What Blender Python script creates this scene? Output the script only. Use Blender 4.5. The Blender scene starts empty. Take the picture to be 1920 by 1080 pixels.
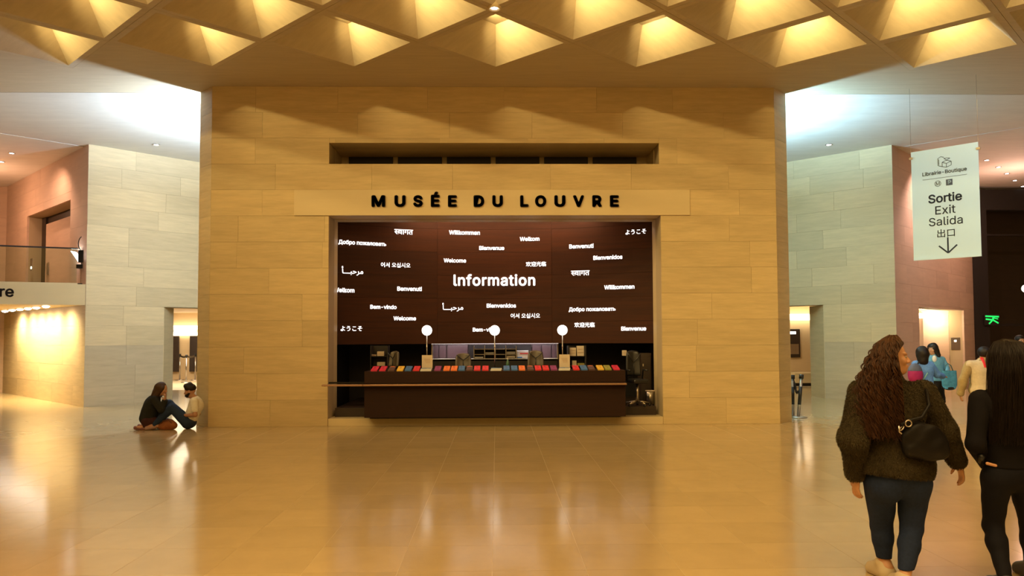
import bpy, math, random, os
import numpy as np
from mathutils import Vector, Matrix
from mathutils.geometry import tessellate_polygon

random.seed(7); rng = np.random.default_rng(7)
SC = bpy.context.scene
COL = SC.collection
V = Vector
R = math.radians

# ------------------------------------------------------------------ camera
cd = bpy.data.cameras.new('camera'); cam = bpy.data.objects.new('camera', cd); COL.objects.link(cam)
cd.sensor_width = 36; cd.lens = 27.0; cd.clip_end = 200
EYE = 1.62
cam.matrix_world = Matrix.Translation((0, 0, EYE)) @ Matrix.Rotation(R(-1.15), 4, 'Z') @ Matrix.Rotation(R(92.5), 4, 'X') @ Matrix.Rotation(R(-0.24), 4, 'Z')
cd.shift_y = 29 / 1920
SC.camera = cam
def ray(px, py):
    d = V(((px - 960) / 1440, (540 - py) / 1440 + cd.shift_y * 1920 / 1440, -1.0))
    return (cam.matrix_world.to_3x3() @ d)
def at(px, py, y):                      # point of the sight line at depth y
    d = ray(px, py); return V((0, 0, EYE)) + d * (y / d.y)
def atz(px, py, z):                     # point of the sight line at height z
    d = ray(px, py); return V((0, 0, EYE)) + d * ((z - EYE) / d.z)

# ------------------------------------------------------------------ world, exposure
SC.view_settings.view_transform = 'Standard'; SC.view_settings.look = 'None'
SC.view_settings.exposure = 0.0; SC.view_settings.gamma = 1.0
SC.view_settings.use_curve_mapping = False
w = bpy.data.worlds.new('hall_dark'); SC.world = w; w.use_nodes = True
w.node_tree.nodes['Background'].inputs[0].default_value = (1.0, 0.54, 0.11, 1)
w.node_tree.nodes['Background'].inputs[1].default_value = 0.22
SC.cycles.use_denoising = True
SC.cycles.max_bounces = 6; SC.cycles.diffuse_bounces = 4; SC.cycles.glossy_bounces = 3
SC.cycles.sample_clamp_indirect = 6.0
SC.cycles.caustics_reflective = False; SC.cycles.caustics_refractive = False

H = 6.30                                # ceiling height
CRS = H / 13                            # course height of the stone blocks
D = 14.2                                # depth of the information wall
WARM = (1.0, 0.52, 0.10); SPOTC = (1.0, 0.72, 0.28); COOL = (0.80, 0.93, 1.0)
def lamp(kind, name, loc, energy, color, size=0.2, aim=None, angle=None, blend=0.6, size_y=None):
    l = bpy.data.lights.new(name, kind); l.energy = energy; l.color = color
    if kind == 'AREA':
        l.size = size
        if size_y: l.shape = 'RECTANGLE'; l.size_y = size_y
    else: l.shadow_soft_size = size
    if kind == 'SPOT': l.spot_size = R(angle); l.spot_blend = blend
    o = bpy.data.objects.new(name, l); COL.objects.link(o); o.location = loc
    if aim is not None: o.rotation_euler = V(aim).to_track_quat('-Z', 'Y').to_euler()
    return o
PITCH = 2.44; CY0 = 12.03               # coffer grid
def coffer_centres():
    for r in range(0, 11):
        y = CY0 - r * PITCH / 2
        for k in range(-5, 6):
            x = (k + (0.5 if r % 2 else 0)) * PITCH
            if abs(x) < 11.5: yield r, x, y
for r, x, y in coffer_centres():        # one spotlight in every coffer, thrown toward its far right flank
    if r < 8 and (r < 2 or abs(x) < 7.4):
        lamp('SPOT', 'coffer_spotlight', (x - 0.26, y - 0.12, H + 0.40), 115, SPOTC, 0.03, (1, 0.80, -0.42), 100, 0.85)
lamp('AREA', 'hall_fill', (0, 2.2, H - 0.15), 780, (1, .67, .27), 12, (0, 0.1, -1), size_y=5)  # unseen area fill added to brighten the foreground, in place of ceiling lamps
lamp('AREA', 'hall_rear_fill', (0, -5.0, H - 0.3), 230, WARM, 16, (0, 0.9, -0.6), size_y=4)  # added area fill behind the camera, throws warm light on the information wall
for s in (-1, 1):
    lamp('SPOT', 'cool_uplight', (s * 4.40, 15.95, 5.3), 2600 if s < 0 else 2300, (.70, .88, 1.1) if s < 0 else (.46, .84, 1.12), 0.10, (s * .25, .1, 1), 158, 0.5)
    lamp('POINT', 'cool_wall_fill', (s * 4.55, 15.95, 5.1), 480 if s < 0 else 150, (.70, .88, 1.08) if s < 0 else (.55, .92, 1.05), 0.06)  # unseen point fill added behind the pier to wash the side wall
    lamp('SPOT', 'far_corner_spot', (s * 11.6, 19.1, H - .03), 190 if s < 0 else 520, (1, .56, .36) if s < 0 else (1, .66, .56), 0.04, (s * .1, .35, -1), 130, 0.8)
    lamp('SPOT', 'side_ceiling_spot', (s * 8.3, 18.4, H - 0.06), 45 if s < 0 else 20, (1, .93, .8), 0.06, (0, 0.1, -1), 120, 0.8)
lamp('SPOT', 'cool_banner_fill', (9.3, 9.2, H - .1), 420, (.55, .85, 1.15), 0.08, (-.08, .75, -.42), 62, 0.9)  # added cool spot out of view, tints the banner and right wall
lamp('SPOT', 'cool_left_fill', (-9.3, 9.2, H - .1), 200, (.65, .85, 1.15), 0.08, (-.02, .8, -.30), 62, 0.9)  # weaker spot added out of view to cool the left side
lamp('POINT', 'upper_landing_light', (-14.2, 20.6, 5.3), 120, (1, .52, .30), 0.05)
lamp('POINT', 'far_hall_light', (14.6, 21.0, 5.2), 120, (1, .56, .42), 0.03)

# ------------------------------------------------------------------ materials
def mat(name, col, rough=0.6, metal=0.0, emit=None, est=0.0, ior=1.5, trans=0.0, coat=0.0):
    m = bpy.data.materials.new(name); m.use_nodes = True
    b = m.node_tree.nodes['Principled BSDF']
    b.inputs['Base Color'].default_value = (*col, 1); b.inputs['Roughness'].default_value = rough
    b.inputs['Metallic'].default_value = metal; b.inputs['IOR'].default_value = ior
    b.inputs['Transmission Weight'].default_value = trans; b.inputs['Coat Weight'].default_value = coat
    if emit: b.inputs['Emission Color'].default_value = (*emit, 1); b.inputs['Emission Strength'].default_value = est
    return m
def grain(m, col, scale=(1, 1, 1), freq=4.0, amt=0.2, rnd=0.12, bump=0.02, rough=None, island=False, detail=5, vec='Object'):
    """noise colour variation + per-piece tint + relief"""
    nt = m.node_tree; N = nt.nodes; L = nt.links; b = N['Principled BSDF']
    tc = N.new('ShaderNodeTexCoord'); mp = N.new('ShaderNodeMapping'); mp.inputs['Scale'].default_value = scale
    L.new(tc.outputs[vec], mp.inputs['Vector'])
    info = N.new('ShaderNodeObjectInfo'); gi = N.new('ShaderNodeNewGeometry')
    rsrc = gi.outputs['Random Per Island'] if island else info.outputs['Random']
    no = N.new('ShaderNodeTexNoise'); no.noise_dimensions = '4D'
    no.inputs['Scale'].default_value = freq; no.inputs['Detail'].default_value = detail; no.inputs['Roughness'].default_value = 0.65
    mu = N.new('ShaderNodeMath'); mu.operation = 'MULTIPLY'; mu.inputs[1].default_value = 7.0
    L.new(rsrc, mu.inputs[0]); L.new(mu.outputs[0], no.inputs['W']); L.new(mp.outputs[0], no.inputs['Vector'])
    rp = N.new('ShaderNodeMapRange'); rp.inputs['From Min'].default_value = 0.25; rp.inputs['From Max'].default_value = 0.75
    rp.inputs['To Min'].default_value = 1 - amt; rp.inputs['To Max'].default_value = 1 + amt
    L.new(no.outputs['Fac'], rp.inputs['Value'])
    r2 = N.new('ShaderNodeMapRange'); r2.inputs['To Min'].default_value = 1 - rnd; r2.inputs['To Max'].default_value = 1 + rnd
    L.new(rsrc, r2.inputs['Value'])
    m2 = N.new('ShaderNodeMath'); m2.operation = 'MULTIPLY'; L.new(rp.outputs[0], m2.inputs[0]); L.new(r2.outputs[0], m2.inputs[1])
    vm = N.new('ShaderNodeVectorMath'); vm.operation = 'SCALE'; vm.inputs[0].default_value = col
    L.new(m2.outputs[0], vm.inputs['Scale']); L.new(vm.outputs[0], b.inputs['Base Color'])
    if bump:
        bp = N.new('ShaderNodeBump'); bp.inputs['Strength'].default_value = 0.5; bp.inputs['Distance'].default_value = bump
        L.new(no.outputs['Fac'], bp.inputs['Height']); L.new(bp.outputs[0], b.inputs['Normal'])
    if rough:
        r3 = N.new('ShaderNodeMapRange'); r3.inputs['To Min'].default_value = rough[0]; r3.inputs['To Max'].default_value = rough[1]
        L.new(no.outputs['Fac'], r3.inputs['Value']); L.new(r3.outputs[0], b.inputs['Roughness'])
    return m
STONE = (0.58, 0.46, 0.275)
M = {}
M['stone'] = grain(mat('limestone', STONE, 0.62), STONE, (0.6, 0.6, 5), 3.0, 0.13, 0.09, 0.006)
M['stone_warm_lit'] = grain(mat('limestone_warm_lit', (.57, .44, .235), 0.62), (.57, .44, .235), (0.6, 0.6, 5), 3.0, 0.15, 0.07, 0.006)  # same limestone, yellowed: the warm lamp tint is put into its colour
M['stone_smooth'] = grain(mat('limestone_smooth', (.63, .51, .30), 0.5), (.63, .51, .30), (0.5, 0.5, 2), 2.0, 0.05, 0.03, 0.0)
M['joint'] = mat('joint', (.44, .35, .22), 0.9)
M['stone_lower'] = grain(mat('limestone_lower', (.47, .38, .25), 0.6), (.47, .38, .25), (0.6, 0.6, 4), 3.0, 0.12, 0.05, 0.006)  # darker limestone for the three lowest courses
M['concrete'] = grain(mat('ceiling_concrete', (.52, .44, .31), 0.7), (.52, .44, .31), (1, 9, 3), 1.6, 0.10, 0.04, 0.004)
M['concrete'].node_tree.nodes['Mapping'].inputs['Rotation'].default_value = (0, 0, R(20))
M['plaster'] = grain(mat('pale_concrete', (.70, .68, .62), 0.75), (.70, .68, .62), (1, 4, 1), 1.2, 0.08, 0.02, 0.003)
FL = (0.52, 0.39, 0.21)
M['floor'] = grain(mat('polished_stone', FL, 0.16, ior=1.62), FL, (1, 1, 1), 2.5, 0.07, 0.05, 0.0, rough=(.12, .18), detail=3)
M['floor_far'] = grain(mat('polished_stone_far', FL, 0.16, ior=1.62), FL, (1, 1, 1), 2.5, 0.05, 0.05, 0.0, rough=(.14, .16), island=True, detail=1)
M['floor_joint'] = mat('floor_joint', (.66, .54, .36), 0.5)
M['wood'] = grain(mat('dark_walnut', (.036, .009, .0015), 0.6), (.036, .009, .0015), (0.45, 0.45, 9), 2.2, 0.42, 0.14, 0.002)
M['wood_counter'] = grain(mat('counter_walnut', (.024, .008, .0035), 0.6), (.024, .008, .0035), (0.6, 0.6, 12), 3.0, 0.22, 0.05, 0.001)
M['dark'] = mat('dark_paint', (.012, .008, .007), 0.6)
M['dark_brown'] = grain(mat('dark_brown_panel', (.035, .02, .012), 0.5), (.035, .02, .012), (1, 1, 4), 2, .2, .1, 0)
M['black'] = mat('black_plastic', (.012, .012, .013), 0.35)
M['blackmetal'] = mat('black_metal', (.02, .018, .018), 0.3, 0.6)
M['steel'] = mat('brushed_steel', (.55, .5, .45), 0.3, 1.0)
M['letter'] = mat('letter_black', (.016, .008, .006), 0.5)
M['glow_text'] = mat('projected_white', (.8, .8, .8), 0.6, emit=(1, .97, .97), est=0.95)
M['globe'] = mat('globe_glass', (1, 1, 1), 0.3, emit=(1, .95, .86), est=2.6)
M['lamp_disc'] = mat('lamp_disc', (1, 1, 1), 0.3, emit=(1, .85, .6), est=9)
M['lamp_cool'] = mat('lamp_disc_white', (1, 1, 1), 0.3, emit=(1, .97, .93), est=12)
M['lamp_soffit'] = mat('lamp_soffit', (1, 1, 1), 0.3, emit=(1, .95, .82), est=36)
M['strip'] = mat('light_strip', (1, 1, 1), 0.4, emit=(1, .86, .8), est=3.5)
M['strip_warm'] = mat('light_strip_warm', (1, 1, 1), 0.4, emit=(1, .86, .6), est=5)
M['glass'] = mat('railing_glass', (.75, .9, .85), 0.02, trans=1.0, ior=1.25)
M['sign'] = mat('sign_white', (.50, .70, .84), 0.45)
M['sign_ink'] = mat('sign_ink', (.03, .05, .09), 0.5)
M['mauve'] = grain(mat('mauve_panel', (.12, .07, .08), 0.35), (.12, .07, .08), (1, 1, 1), 8, .12, .05, 0)
M['paper'] = mat('paper', (.62, .52, .40), 0.7)
M['paper_white'] = mat('paper_white', (.8, .78, .76), 0.6)
M['leather'] = mat('chair_leather', (.09, .07, .045), 0.35)
M['beige_wall'] = grain(mat('beige_plaster', (.70, .52, .30), 0.6), (.70, .52, .30), (1, 1, 2), 2, .05, .03, 0)
M['salmon'] = grain(mat('salmon_stone', (.58, .42, .32), 0.6), (.58, .42, .32), (0.6, 0.6, 4), 2, .10, .06, 0.004)
M['green_sign'] = mat('exit_green', (.0, .2, .05), 0.5, emit=(.02, .75, .12), est=1.3)

for k_ in ('wood', 'wood_counter'): M[k_].node_tree.nodes['Principled BSDF'].inputs['Specular IOR Level'].default_value = 0.22
# ------------------------------------------------------------------ mesh helpers
def mesh_obj(name, verts, faces, m, parent=None, smooth=False):
    me = bpy.data.meshes.new(name); me.from_pydata([tuple(v) for v in verts], [], faces); me.update()
    if m: me.materials.append(m)
    if smooth:
        for p in me.polygons: p.use_smooth = True
    o = bpy.data.objects.new(name, me); COL.objects.link(o)
    if parent: o.parent = parent
    return o
class MB:
    """collects shapes for one mesh"""
    def __init__(s): s.v = []; s.f = []
    def add(s, vs, fs):
        n = len(s.v); s.v += [V(v) for v in vs]; s.f += [tuple(i + n for i in f) for f in fs]; return s
    def box(s, a, b, mt=None):
        x0, y0, z0 = a; x1, y1, z1 = b
        vs = [V(p) for p in ((x0,y0,z0),(x1,y0,z0),(x1,y1,z0),(x0,y1,z0),(x0,y0,z1),(x1,y0,z1),(x1,y1,z1),(x0,y1,z1))]
        if mt is not None: vs = [mt @ v for v in vs]
        return s.add(vs, [(3,2,1,0),(4,5,6,7),(0,1,5,4),(1,2,6,5),(2,3,7,6),(3,0,4,7)])
    def prism(s, pts, z0, z1):
        n = len(pts); vs = [V((p[0], p[1], z0)) for p in pts] + [V((p[0], p[1], z1)) for p in pts]
        return s.add(vs, [tuple(range(n))[::-1], tuple(range(n, 2*n))] + [(i, (i+1) % n, n+(i+1) % n, n+i) for i in range(n)])
    def tube(s, pts, rad, n=8, cap=True):
        pts = [V(p) for p in pts]; rs = rad if isinstance(rad, (list, tuple)) else [rad]*len(pts)
        base = len(s.v); up = None
        for i, p in enumerate(pts):
            t = (pts[min(i+1, len(pts)-1)] - pts[max(i-1, 0)]).normalized()
            if up is None: up = t.orthogonal().normalized()
            up = (up - t * up.dot(t)).normalized(); sd = t.cross(up)
            for k in range(n):
                a = 2*math.pi*k/n; s.v.append(p + (up*math.cos(a) + sd*math.sin(a))*rs[i])
        for i in range(len(pts)-1):
            for k in range(n):
                a = base+i*n+k; b = base+i*n+(k+1) % n; s.f.append((a, b, b+n, a+n))
        if cap: s.f.append(tuple(base+k for k in range(n))[::-1]); s.f.append(tuple(base+(len(pts)-1)*n+k for k in range(n)))
        return s
    def lathe(s, prof, c, n=20):
        base = len(s.v); c = V(c)
        for r_, z in prof:
            for k in range(n):
                a = 2*math.pi*k/n; s.v.append(c + V((r_*math.cos(a), r_*math.sin(a), z)))
        for i in range(len(prof)-1):
            for k in range(n):
                a = base+i*n+k; b = base+i*n+(k+1) % n; s.f.append((a, b, b+n, a+n))
        return s
    def sphere(s, c, r_, n=24):
        m = n//2; prof = [(max(1e-4, r_*math.sin(math.pi*i/m)), -r_*math.cos(math.pi*i/m)) for i in range(m+1)]
        return s.lathe(prof, c, n)
    def build(s, name, m, parent=None, smooth=False, bevel=0):
        o = mesh_obj(name, s.v, s.f, m, parent, smooth)
        if bevel:
            md = o.modifiers.new('bevel', 'BEVEL'); md.width = bevel; md.segments = 2; md.limit_method = 'ANGLE'
        return o
def empty(name, loc, label, cat, group=None):
    o = bpy.data.objects.new(name, None); COL.objects.link(o); o.location = loc
    o['label'] = label; o['category'] = cat
    if group: o['group'] = group
    return o
def tag(o, label, cat, group=None):
    o['label'] = label; o['category'] = cat
    if group: o['group'] = group
    return o
def struct(o): o['kind'] = 'structure'; return o
def reloc(o, loc):
    """move the origin of a world-coordinate mesh to loc"""
    loc = V(loc); o.data.transform(Matrix.Translation(-loc)); o.location = loc; return o
def under(o, root):
    """parent a world-coordinate mesh under an Empty that stands at its own place"""
    o.parent = root; o.matrix_parent_inverse = Matrix.Translation(-root.location); return o
def copy_tree(o, parent=None):
    c = o.copy(); COL.objects.link(c)
    if parent: c.parent = parent
    for ch in list(o.children): copy_tree(ch, c)
    return c

try: INTER = bpy.data.fonts.load(os.path.join(bpy.utils.system_resource('DATAFILES'), 'fonts', 'Inter.woff2'))
except Exception: INTER = None
def embolden(me, off):
    """heavier strokes: the outline repeated in a small circle"""
    if not off: return me
    vs = [v.co.copy() for v in me.vertices]; fs = [tuple(p.vertices) for p in me.polygons]; V2 = []; F2 = []
    for k in range(8):
        d_ = V((math.cos(k*math.pi/4)*off, math.sin(k*math.pi/4)*off, 0)); n_ = len(V2)
        V2 += [v + d_ for v in vs]; F2 += [tuple(i+n_ for i in f) for f in fs]
    m2 = bpy.data.meshes.new('txt'); m2.from_pydata(V2, [], F2); return m2
def text_mesh(s, off=0.0, ext=0.004, spacing=1.0, font=None):
    """mesh of a word, size 1, lower left at the origin, facing -Y"""
    c = bpy.data.curves.new('txt', 'FONT'); c.body = s; c.size = 1.0; c.extrude = ext; c.space_character = spacing
    c.resolution_u = 3
    if font: c.font = font
    o = bpy.data.objects.new('txt', c); COL.objects.link(o); bpy.context.view_layer.update()
    dg = bpy.context.evaluated_depsgraph_get()
    me = bpy.data.meshes.new_from_object(o.evaluated_get(dg)); bpy.data.objects.remove(o)
    return embolden(me, off)
def fit_text(name, me, centre, width=None, height=None, m=None, rot=None, parent=None, depth=0.01, thick=None):
    """scale a text mesh to a width (or height), put its middle at centre; rot: 3x3 whose columns are right, up, out"""
    co = np.zeros(len(me.vertices)*3, dtype=np.float32); me.vertices.foreach_get('co', co); co = co.reshape(-1, 3)
    lo = co.min(0); hi = co.max(0); k = width/(hi[0]-lo[0]) if width else height/(hi[1]-lo[1])
    kx = k; ky = height/(hi[1]-lo[1]) if (width and height) else k
    co = (co - (lo+hi)/2) * np.array([kx, ky, depth/max(1e-6, hi[2]-lo[2])])
    rt = np.array(rot if rot is not None else ((1,0,0),(0,0,-1),(0,1,0)))     # default: right +X, up +Z, out -Y
    co = co @ rt.T + np.array(centre)
    me = me.copy(); me.vertices.foreach_set('co', co.astype(np.float32).ravel()); me.update()
    me.materials.clear(); me.materials.append(m)
    o = bpy.data.objects.new(name, me); COL.objects.link(o)
    if parent: o.parent = parent
    return o

# ------------------------------------------------------------------ stone walls
def cut_rects(rect, holes):
    """rect minus holes, as rects (s0, s1, z0, z1)"""
    out = [rect]
    for h in holes:
        nxt = []
        for r_ in out:
            a0, a1, b0, b1 = r_; c0, c1, e0, e1 = h
            if a1 <= c0 or a0 >= c1 or b1 <= e0 or b0 >= e1: nxt.append(r_); continue
            if a0 < c0: nxt.append((a0, c0, b0, b1))
            if a1 > c1: nxt.append((c1, a1, b0, b1))
            m0, m1 = max(a0, c0), min(a1, c1)
            if b0 < e0: nxt.append((m0, m1, b0, e0))
            if b1 > e1: nxt.append((m0, m1, e1, b1))
        out = nxt
    return [q for q in out if q[1]-q[0] > 0.02 and q[3]-q[2] > 0.02]
def stone_wall(name, p0, p1, holes=(), z0=0.0, z1=H, m='stone', thick=0.30, bw=(1.15, 1.95), seed=1, slab=0.06, lower_m=None):
    """wall from p0 to p1 (its visible face is to the right when walking p0 -> p1 ... out = (dy,-dx)); block = one object"""
    p0 = V((*p0, 0)); p1 = V((*p1, 0)); L = (p1-p0).length; t = (p1-p0)/L; out = V((t.y, -t.x, 0))
    rt = Matrix(((t.x, -out.x, 0, p0.x), (t.y, -out.y, 0, p0.y), (0, 0, 1, 0), (0, 0, 0, 1)))
    b = MB()
    for s0, s1, a, c in cut_rects((0, L, z0, z1), holes): b.box((s0, slab*0.9, a), (s1, thick, c), rt)
    root = struct(b.build(name, M['joint'])); rnd = random.Random(seed); g = 0.0014
    n0 = int(round(z0/CRS)); n1 = int(round(z1/CRS))
    for c in range(n0, n1):
        s = -rnd.uniform(0, 1.0)
        za, zb = max(z0, c*CRS), min(z1, (c+1)*CRS)
        while s < L:
            e = s + rnd.uniform(*bw)
            if L - e < 0.45: e = L
            for q in cut_rects((max(0, s), min(e, L), za, zb), holes):
                pr = rnd.uniform(0, 0.0025)
                MB().box((q[0]+g, -pr, q[2]+g), (q[1]-g, slab, q[3]-g), rt).build('stone_block', M[lower_m if (lower_m and c < 3) else m], root)
            s = e
    return root, rt
WX0, WX1 = -5.27, 5.24                  # front of the information wall
NX0, NX1, NZ0, NZ1 = -3.10, 3.07, 0.0, 8*CRS      # niche opening
SX0, SX1, SZ0, SZ1 = -3.10, 3.05, 10*CRS, 5.24    # slot above
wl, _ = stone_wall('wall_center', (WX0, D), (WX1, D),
                   [(NX0-WX0, NX1-WX0, NZ0, NZ1), (SX0-WX0, SX1-WX0, SZ0, SZ1), (-3.74-WX0, 3.62-WX0, 8*CRS, 9*CRS)], seed=5, thick=0.5, m='stone_warm_lit')
stone_wall('wall_center_left_chamfer', (-5.62, D+0.35), (WX0, D), bw=(2, 2.1), seed=2, m='stone_warm_lit')
stone_wall('wall_center_right_chamfer', (WX1, D), (5.59, D+0.35), bw=(2, 2.1), seed=3, m='stone_warm_lit')
b = MB()
for s in (-1, 1):
    b.prism([(s*5.60, D+0.36), (s*5.3, D+0.36), (s*3.6, 15.3), (s*3.6, 17.3), (s*3.9, 17.3), (s*3.9, 15.1)][::s], 0, H)
b.box((-3.9, 17.2, 0), (3.9, 17.4, H)); b.box((-3.7, 14.7, 4.35), (3.7, 17.3, 4.5))
struct(b.build('wall_center_back', M['stone_smooth']))
# lintel band with the raised letters
lb = struct(MB().box((-3.737, D-0.018, 8*CRS+.003), (3.617, D+0.4, 9*CRS-.003)).build('trim_lintel', M['stone_smooth'], bevel=0.002))
me = text_mesh('MUSÉE DU LOUVRE', 0.032, 0.01, 1.0, INTER)
LET = 'MUSÉE DU LOUVRE'
c0 = at(697, 377, D); c1 = at(1162, 377, D)
px = {'M':(697,723),'U1':(740,761),'S':(775,793),'E1':(808,825),'E2':(840,857),'D':(888,908),'U2':(923,943),'L':(975,991),'O':(1003,1024),'U3':(1039,1060),'V':(1074,1095),'R':(1110,1128),'E3':(1143,1160)}
cap_h = at(900, 366.5, D).z - at(900, 388.5, D).z
for key, (xa, xb) in px.items():
    ch = key[0]; tm = text_mesh('É' if key == 'E1' else ch, 0.045, 0.01, 1.0, INTER)
    xl = at(xa, 377, D).x; xr = at(xb, 377, D).x; zc = at((xa+xb)/2, 377.7, D).z
    hh = cap_h*(1.31 if key == 'E1' else 1.0)
    fit_text('letter', tm, ((xl+xr)/2, D-0.03, zc + (cap_h*0.155 if key == 'E1' else 0)), width=xr-xl, height=hh, m=M['letter'], parent=lb, depth=0.022)
# slot interior
b = MB(); ZS = SZ1
b.box((SX0-.3, D+.5, ZS), (SX1+.3, D+1.20, ZS+.1)); b.box((SX0-.3, D+.5, SZ0), (SX0, D+1.20, ZS)); b.box((SX1, D+.5, SZ0), (SX1+.3, D+1.20, ZS))
b.box((SX0-.3, D+.5, SZ0-.1), (SX1+.3, D+1.20, SZ0)); b.box((SX0-.3, D+1.15, SZ0), (SX1+.3, D+1.25, ZS))
sl = struct(b.build('wall_center_slot', M['stone']))
for i in range(6):
    x = -2.95 + i*0.98
    g_ = MB().box((x, D+1.10, SZ0+.01), (x+.88, D+1.149, ZS-.005))
    for k in range(4): g_.box((x, D+1.08, SZ0+.05+k*.06), (x+.88, D+1.105, SZ0+.068+k*.06))
    g_.build('vent_grille', M['dark'], sl)

# ------------------------------------------------------------------ niche shell
b = MB()
b.box((NX0-.3, D+.5, 0), (NX0, D+.80, NZ1)); b.box((NX1, D+.5, 0), (NX1+.3, D+.80, NZ1))
b.box((NX0-.3, D+.5, NZ1), (NX1+.3, D+.80, NZ1+.45))
struct(b.build('trim_niche_reveal', M['stone_smooth']))
b = MB(); b.box((-3.55, 15.0, 0), (-3.25, 17.2, 4.4)); b.box((3.22, 15.0, 0), (3.55, 17.2, 4.4)); b.box((-3.5, 17.05, 0), (3.5, 17.2, 4.4))
struct(b.build('wall_niche', M['dark']))
RW = 6.14; CWY = 15.95 - RW
def arc(x, off=0): return CWY + math.sqrt((RW-off)**2 - x*x)
ww = MB(); N_ = 24
xs = [-3.22 + 6.44*i/N_ for i in range(N_+1)]
WZ0, WZ1 = 1.485, 4.2
vs = [(x, arc(x)+.03, z) for x in xs for z in (WZ0, WZ1)] + [(x, arc(x)+.07, z) for x in xs for z in (WZ0, WZ1)]
fs = []
for i in range(N_):
    a = 2*i; o_ = 2*(N_+1); fs += [(a, a+2, a+3, a+1), (a+o_, a+1+o_, a+3+o_, a+2+o_), (a, a+o_, a+2+o_, a+2)]
ww.add(vs, fs); wood = struct(ww.build('wall_niche_wood', M['dark']))
cols = [-3.22, at(820, 560, 15.8).x, at(1035, 560, 15.8).x, 3.2]
rows = [WZ0, 1.93, 2.42, 2.90, 3.38, 3.86, WZ1]
for ci in range(3):
    for ri in range(6):
        xa, xb = cols[ci]+.002, cols[ci+1]-.002; za, zb = rows[ri]+.0015, rows[ri+1]-.0015; n = 9; off = random.uniform(0, .003)
        xx = [xa+(xb-xa)*i/n for i in range(n+1)]
        vs = [(x, arc(x, off), z) for x in xx for z in (za, zb)] + [(x, arc(x)+.03, z) for x in xx for z in (za, zb)]
        o_ = 2*(n+1); fs = [(0, 1, 1+o_, o_), (2*n, 2*n+o_, 2*n+1+o_, 2*n+1)]
        for i in range(n):
            a = 2*i; fs += [(a, a+2, a+3, a+1), (a, a+o_, a+2+o_, a+2), (a+1, a+3, a+3+o_, a+1+o_)]
        MB().add(vs, fs).build('wood_panel', M['wood'], wood)
# welcome words on the wood
AR = '\ufe84\u0640\u0640\u0640\ufe92\ufea3\ufeae\ufee3'
W = [('HI',757,435,35,10),('Willkommen',871,436,58,9),('Welkom',993,448,37,9),('ようこそ',1192,434.5,39,13),('Добро пожаловать',680,456.5,89,12),
     ('Bienvenue',922,465,47,9),('Benvenuti',1090,461.5,46,9),('어서 오십시오',742,497,55,11),('Welcome',853,488.5,42,9),('欢迎光临',1005,495,38,11),
     ('Bienvenidos',1139.5,482.5,55,9),(AR,661,508,40,15),('HI',1088,512,35,10),('Welkom',645,544,39,9),('Benvenuti',768,541.5,46,9),
     ('Willkommen',1161,538,57,9.5),('Bem-vindo',719,575.5,49,9),(AR,849,576,39,14),('Bienvenidos',940,573,55,9),('어서 오십시오',985,592,55,11),
     ('Добро пожаловать',1110,580.5,88,12),('Welcome',759,597,42,9),('欢迎光临',1096,609,38,11),('Bem-vindo',911,618,49,9),('ようこそ',659,616,40,13),
     ('Bienvenue',1188,616,47,9),('Information',927,525,153,24)]
def hindi():
    """svagat: the first letter as a half form (its right stem trimmed off), the rest as it is"""
    import bmesh
    a = text_mesh('स', 0.012, 0.004); bm = bmesh.new(); bm.from_mesh(a)
    xm = max(v.co.x for v in bm.verts)
    bmesh.ops.bisect_plane(bm, geom=bm.verts[:]+bm.edges[:]+bm.faces[:], plane_co=(xm*0.74, 0, 0), plane_no=(1, 0, 0), clear_outer=True)
    c = text_mesh('वागत', 0.012, 0.004); b2 = bmesh.new(); b2.from_mesh(c)
    bmesh.ops.translate(b2, verts=b2.verts[:], vec=(xm*0.72, 0, 0)); tmp = bpy.data.meshes.new('t'); b2.to_mesh(tmp); bm.from_mesh(tmp)
    out = bpy.data.meshes.new('hi'); bm.to_mesh(out); bm.free(); b2.free(); return out
cache = {}
for s_, pxx, pyy, wd, ht in W:
    if s_ not in cache:
        big = s_ == 'Information'
        cache[s_] = hindi() if s_ == 'HI' else text_mesh('lnformation' if big else s_, 0.022 if ord(s_[0]) < 1400 else 0.010, 0.004, 1.06 if big else 1.0, INTER if ord(s_[0]) < 1400 else None)
    y = 15.8
    for _ in range(6):
        p = at(pxx, pyy, y); y = arc(p.x, .012)
    p = at(pxx, pyy, y); wm = wd/1440*y
    nx = -p.x/RW; ny = math.sqrt(1-nx*nx)      # tangent direction of the curved wall, right-hand
    tx, ty = ny, nx
    y = arc(p.x, .014 + (wm/2)**2/(2*RW)); p = at(pxx, pyy, y)
    fit_text('welcome_word' if s_ != 'Information' else 'information_word', cache[s_], p, width=wm/abs(tx - ty*(p.x/p.y)), height=None, m=M['glow_text'],
             rot=((tx, 0, ty), (ty, 0, -tx), (0, 1, 0)), parent=wood, depth=0.006)
lamp('AREA', 'wood_wall_washer', (0.1, 15.28, 4.20), 60, (1, .60, .32), 3.6, (0, 0.42, -1), size_y=0.12)

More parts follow.
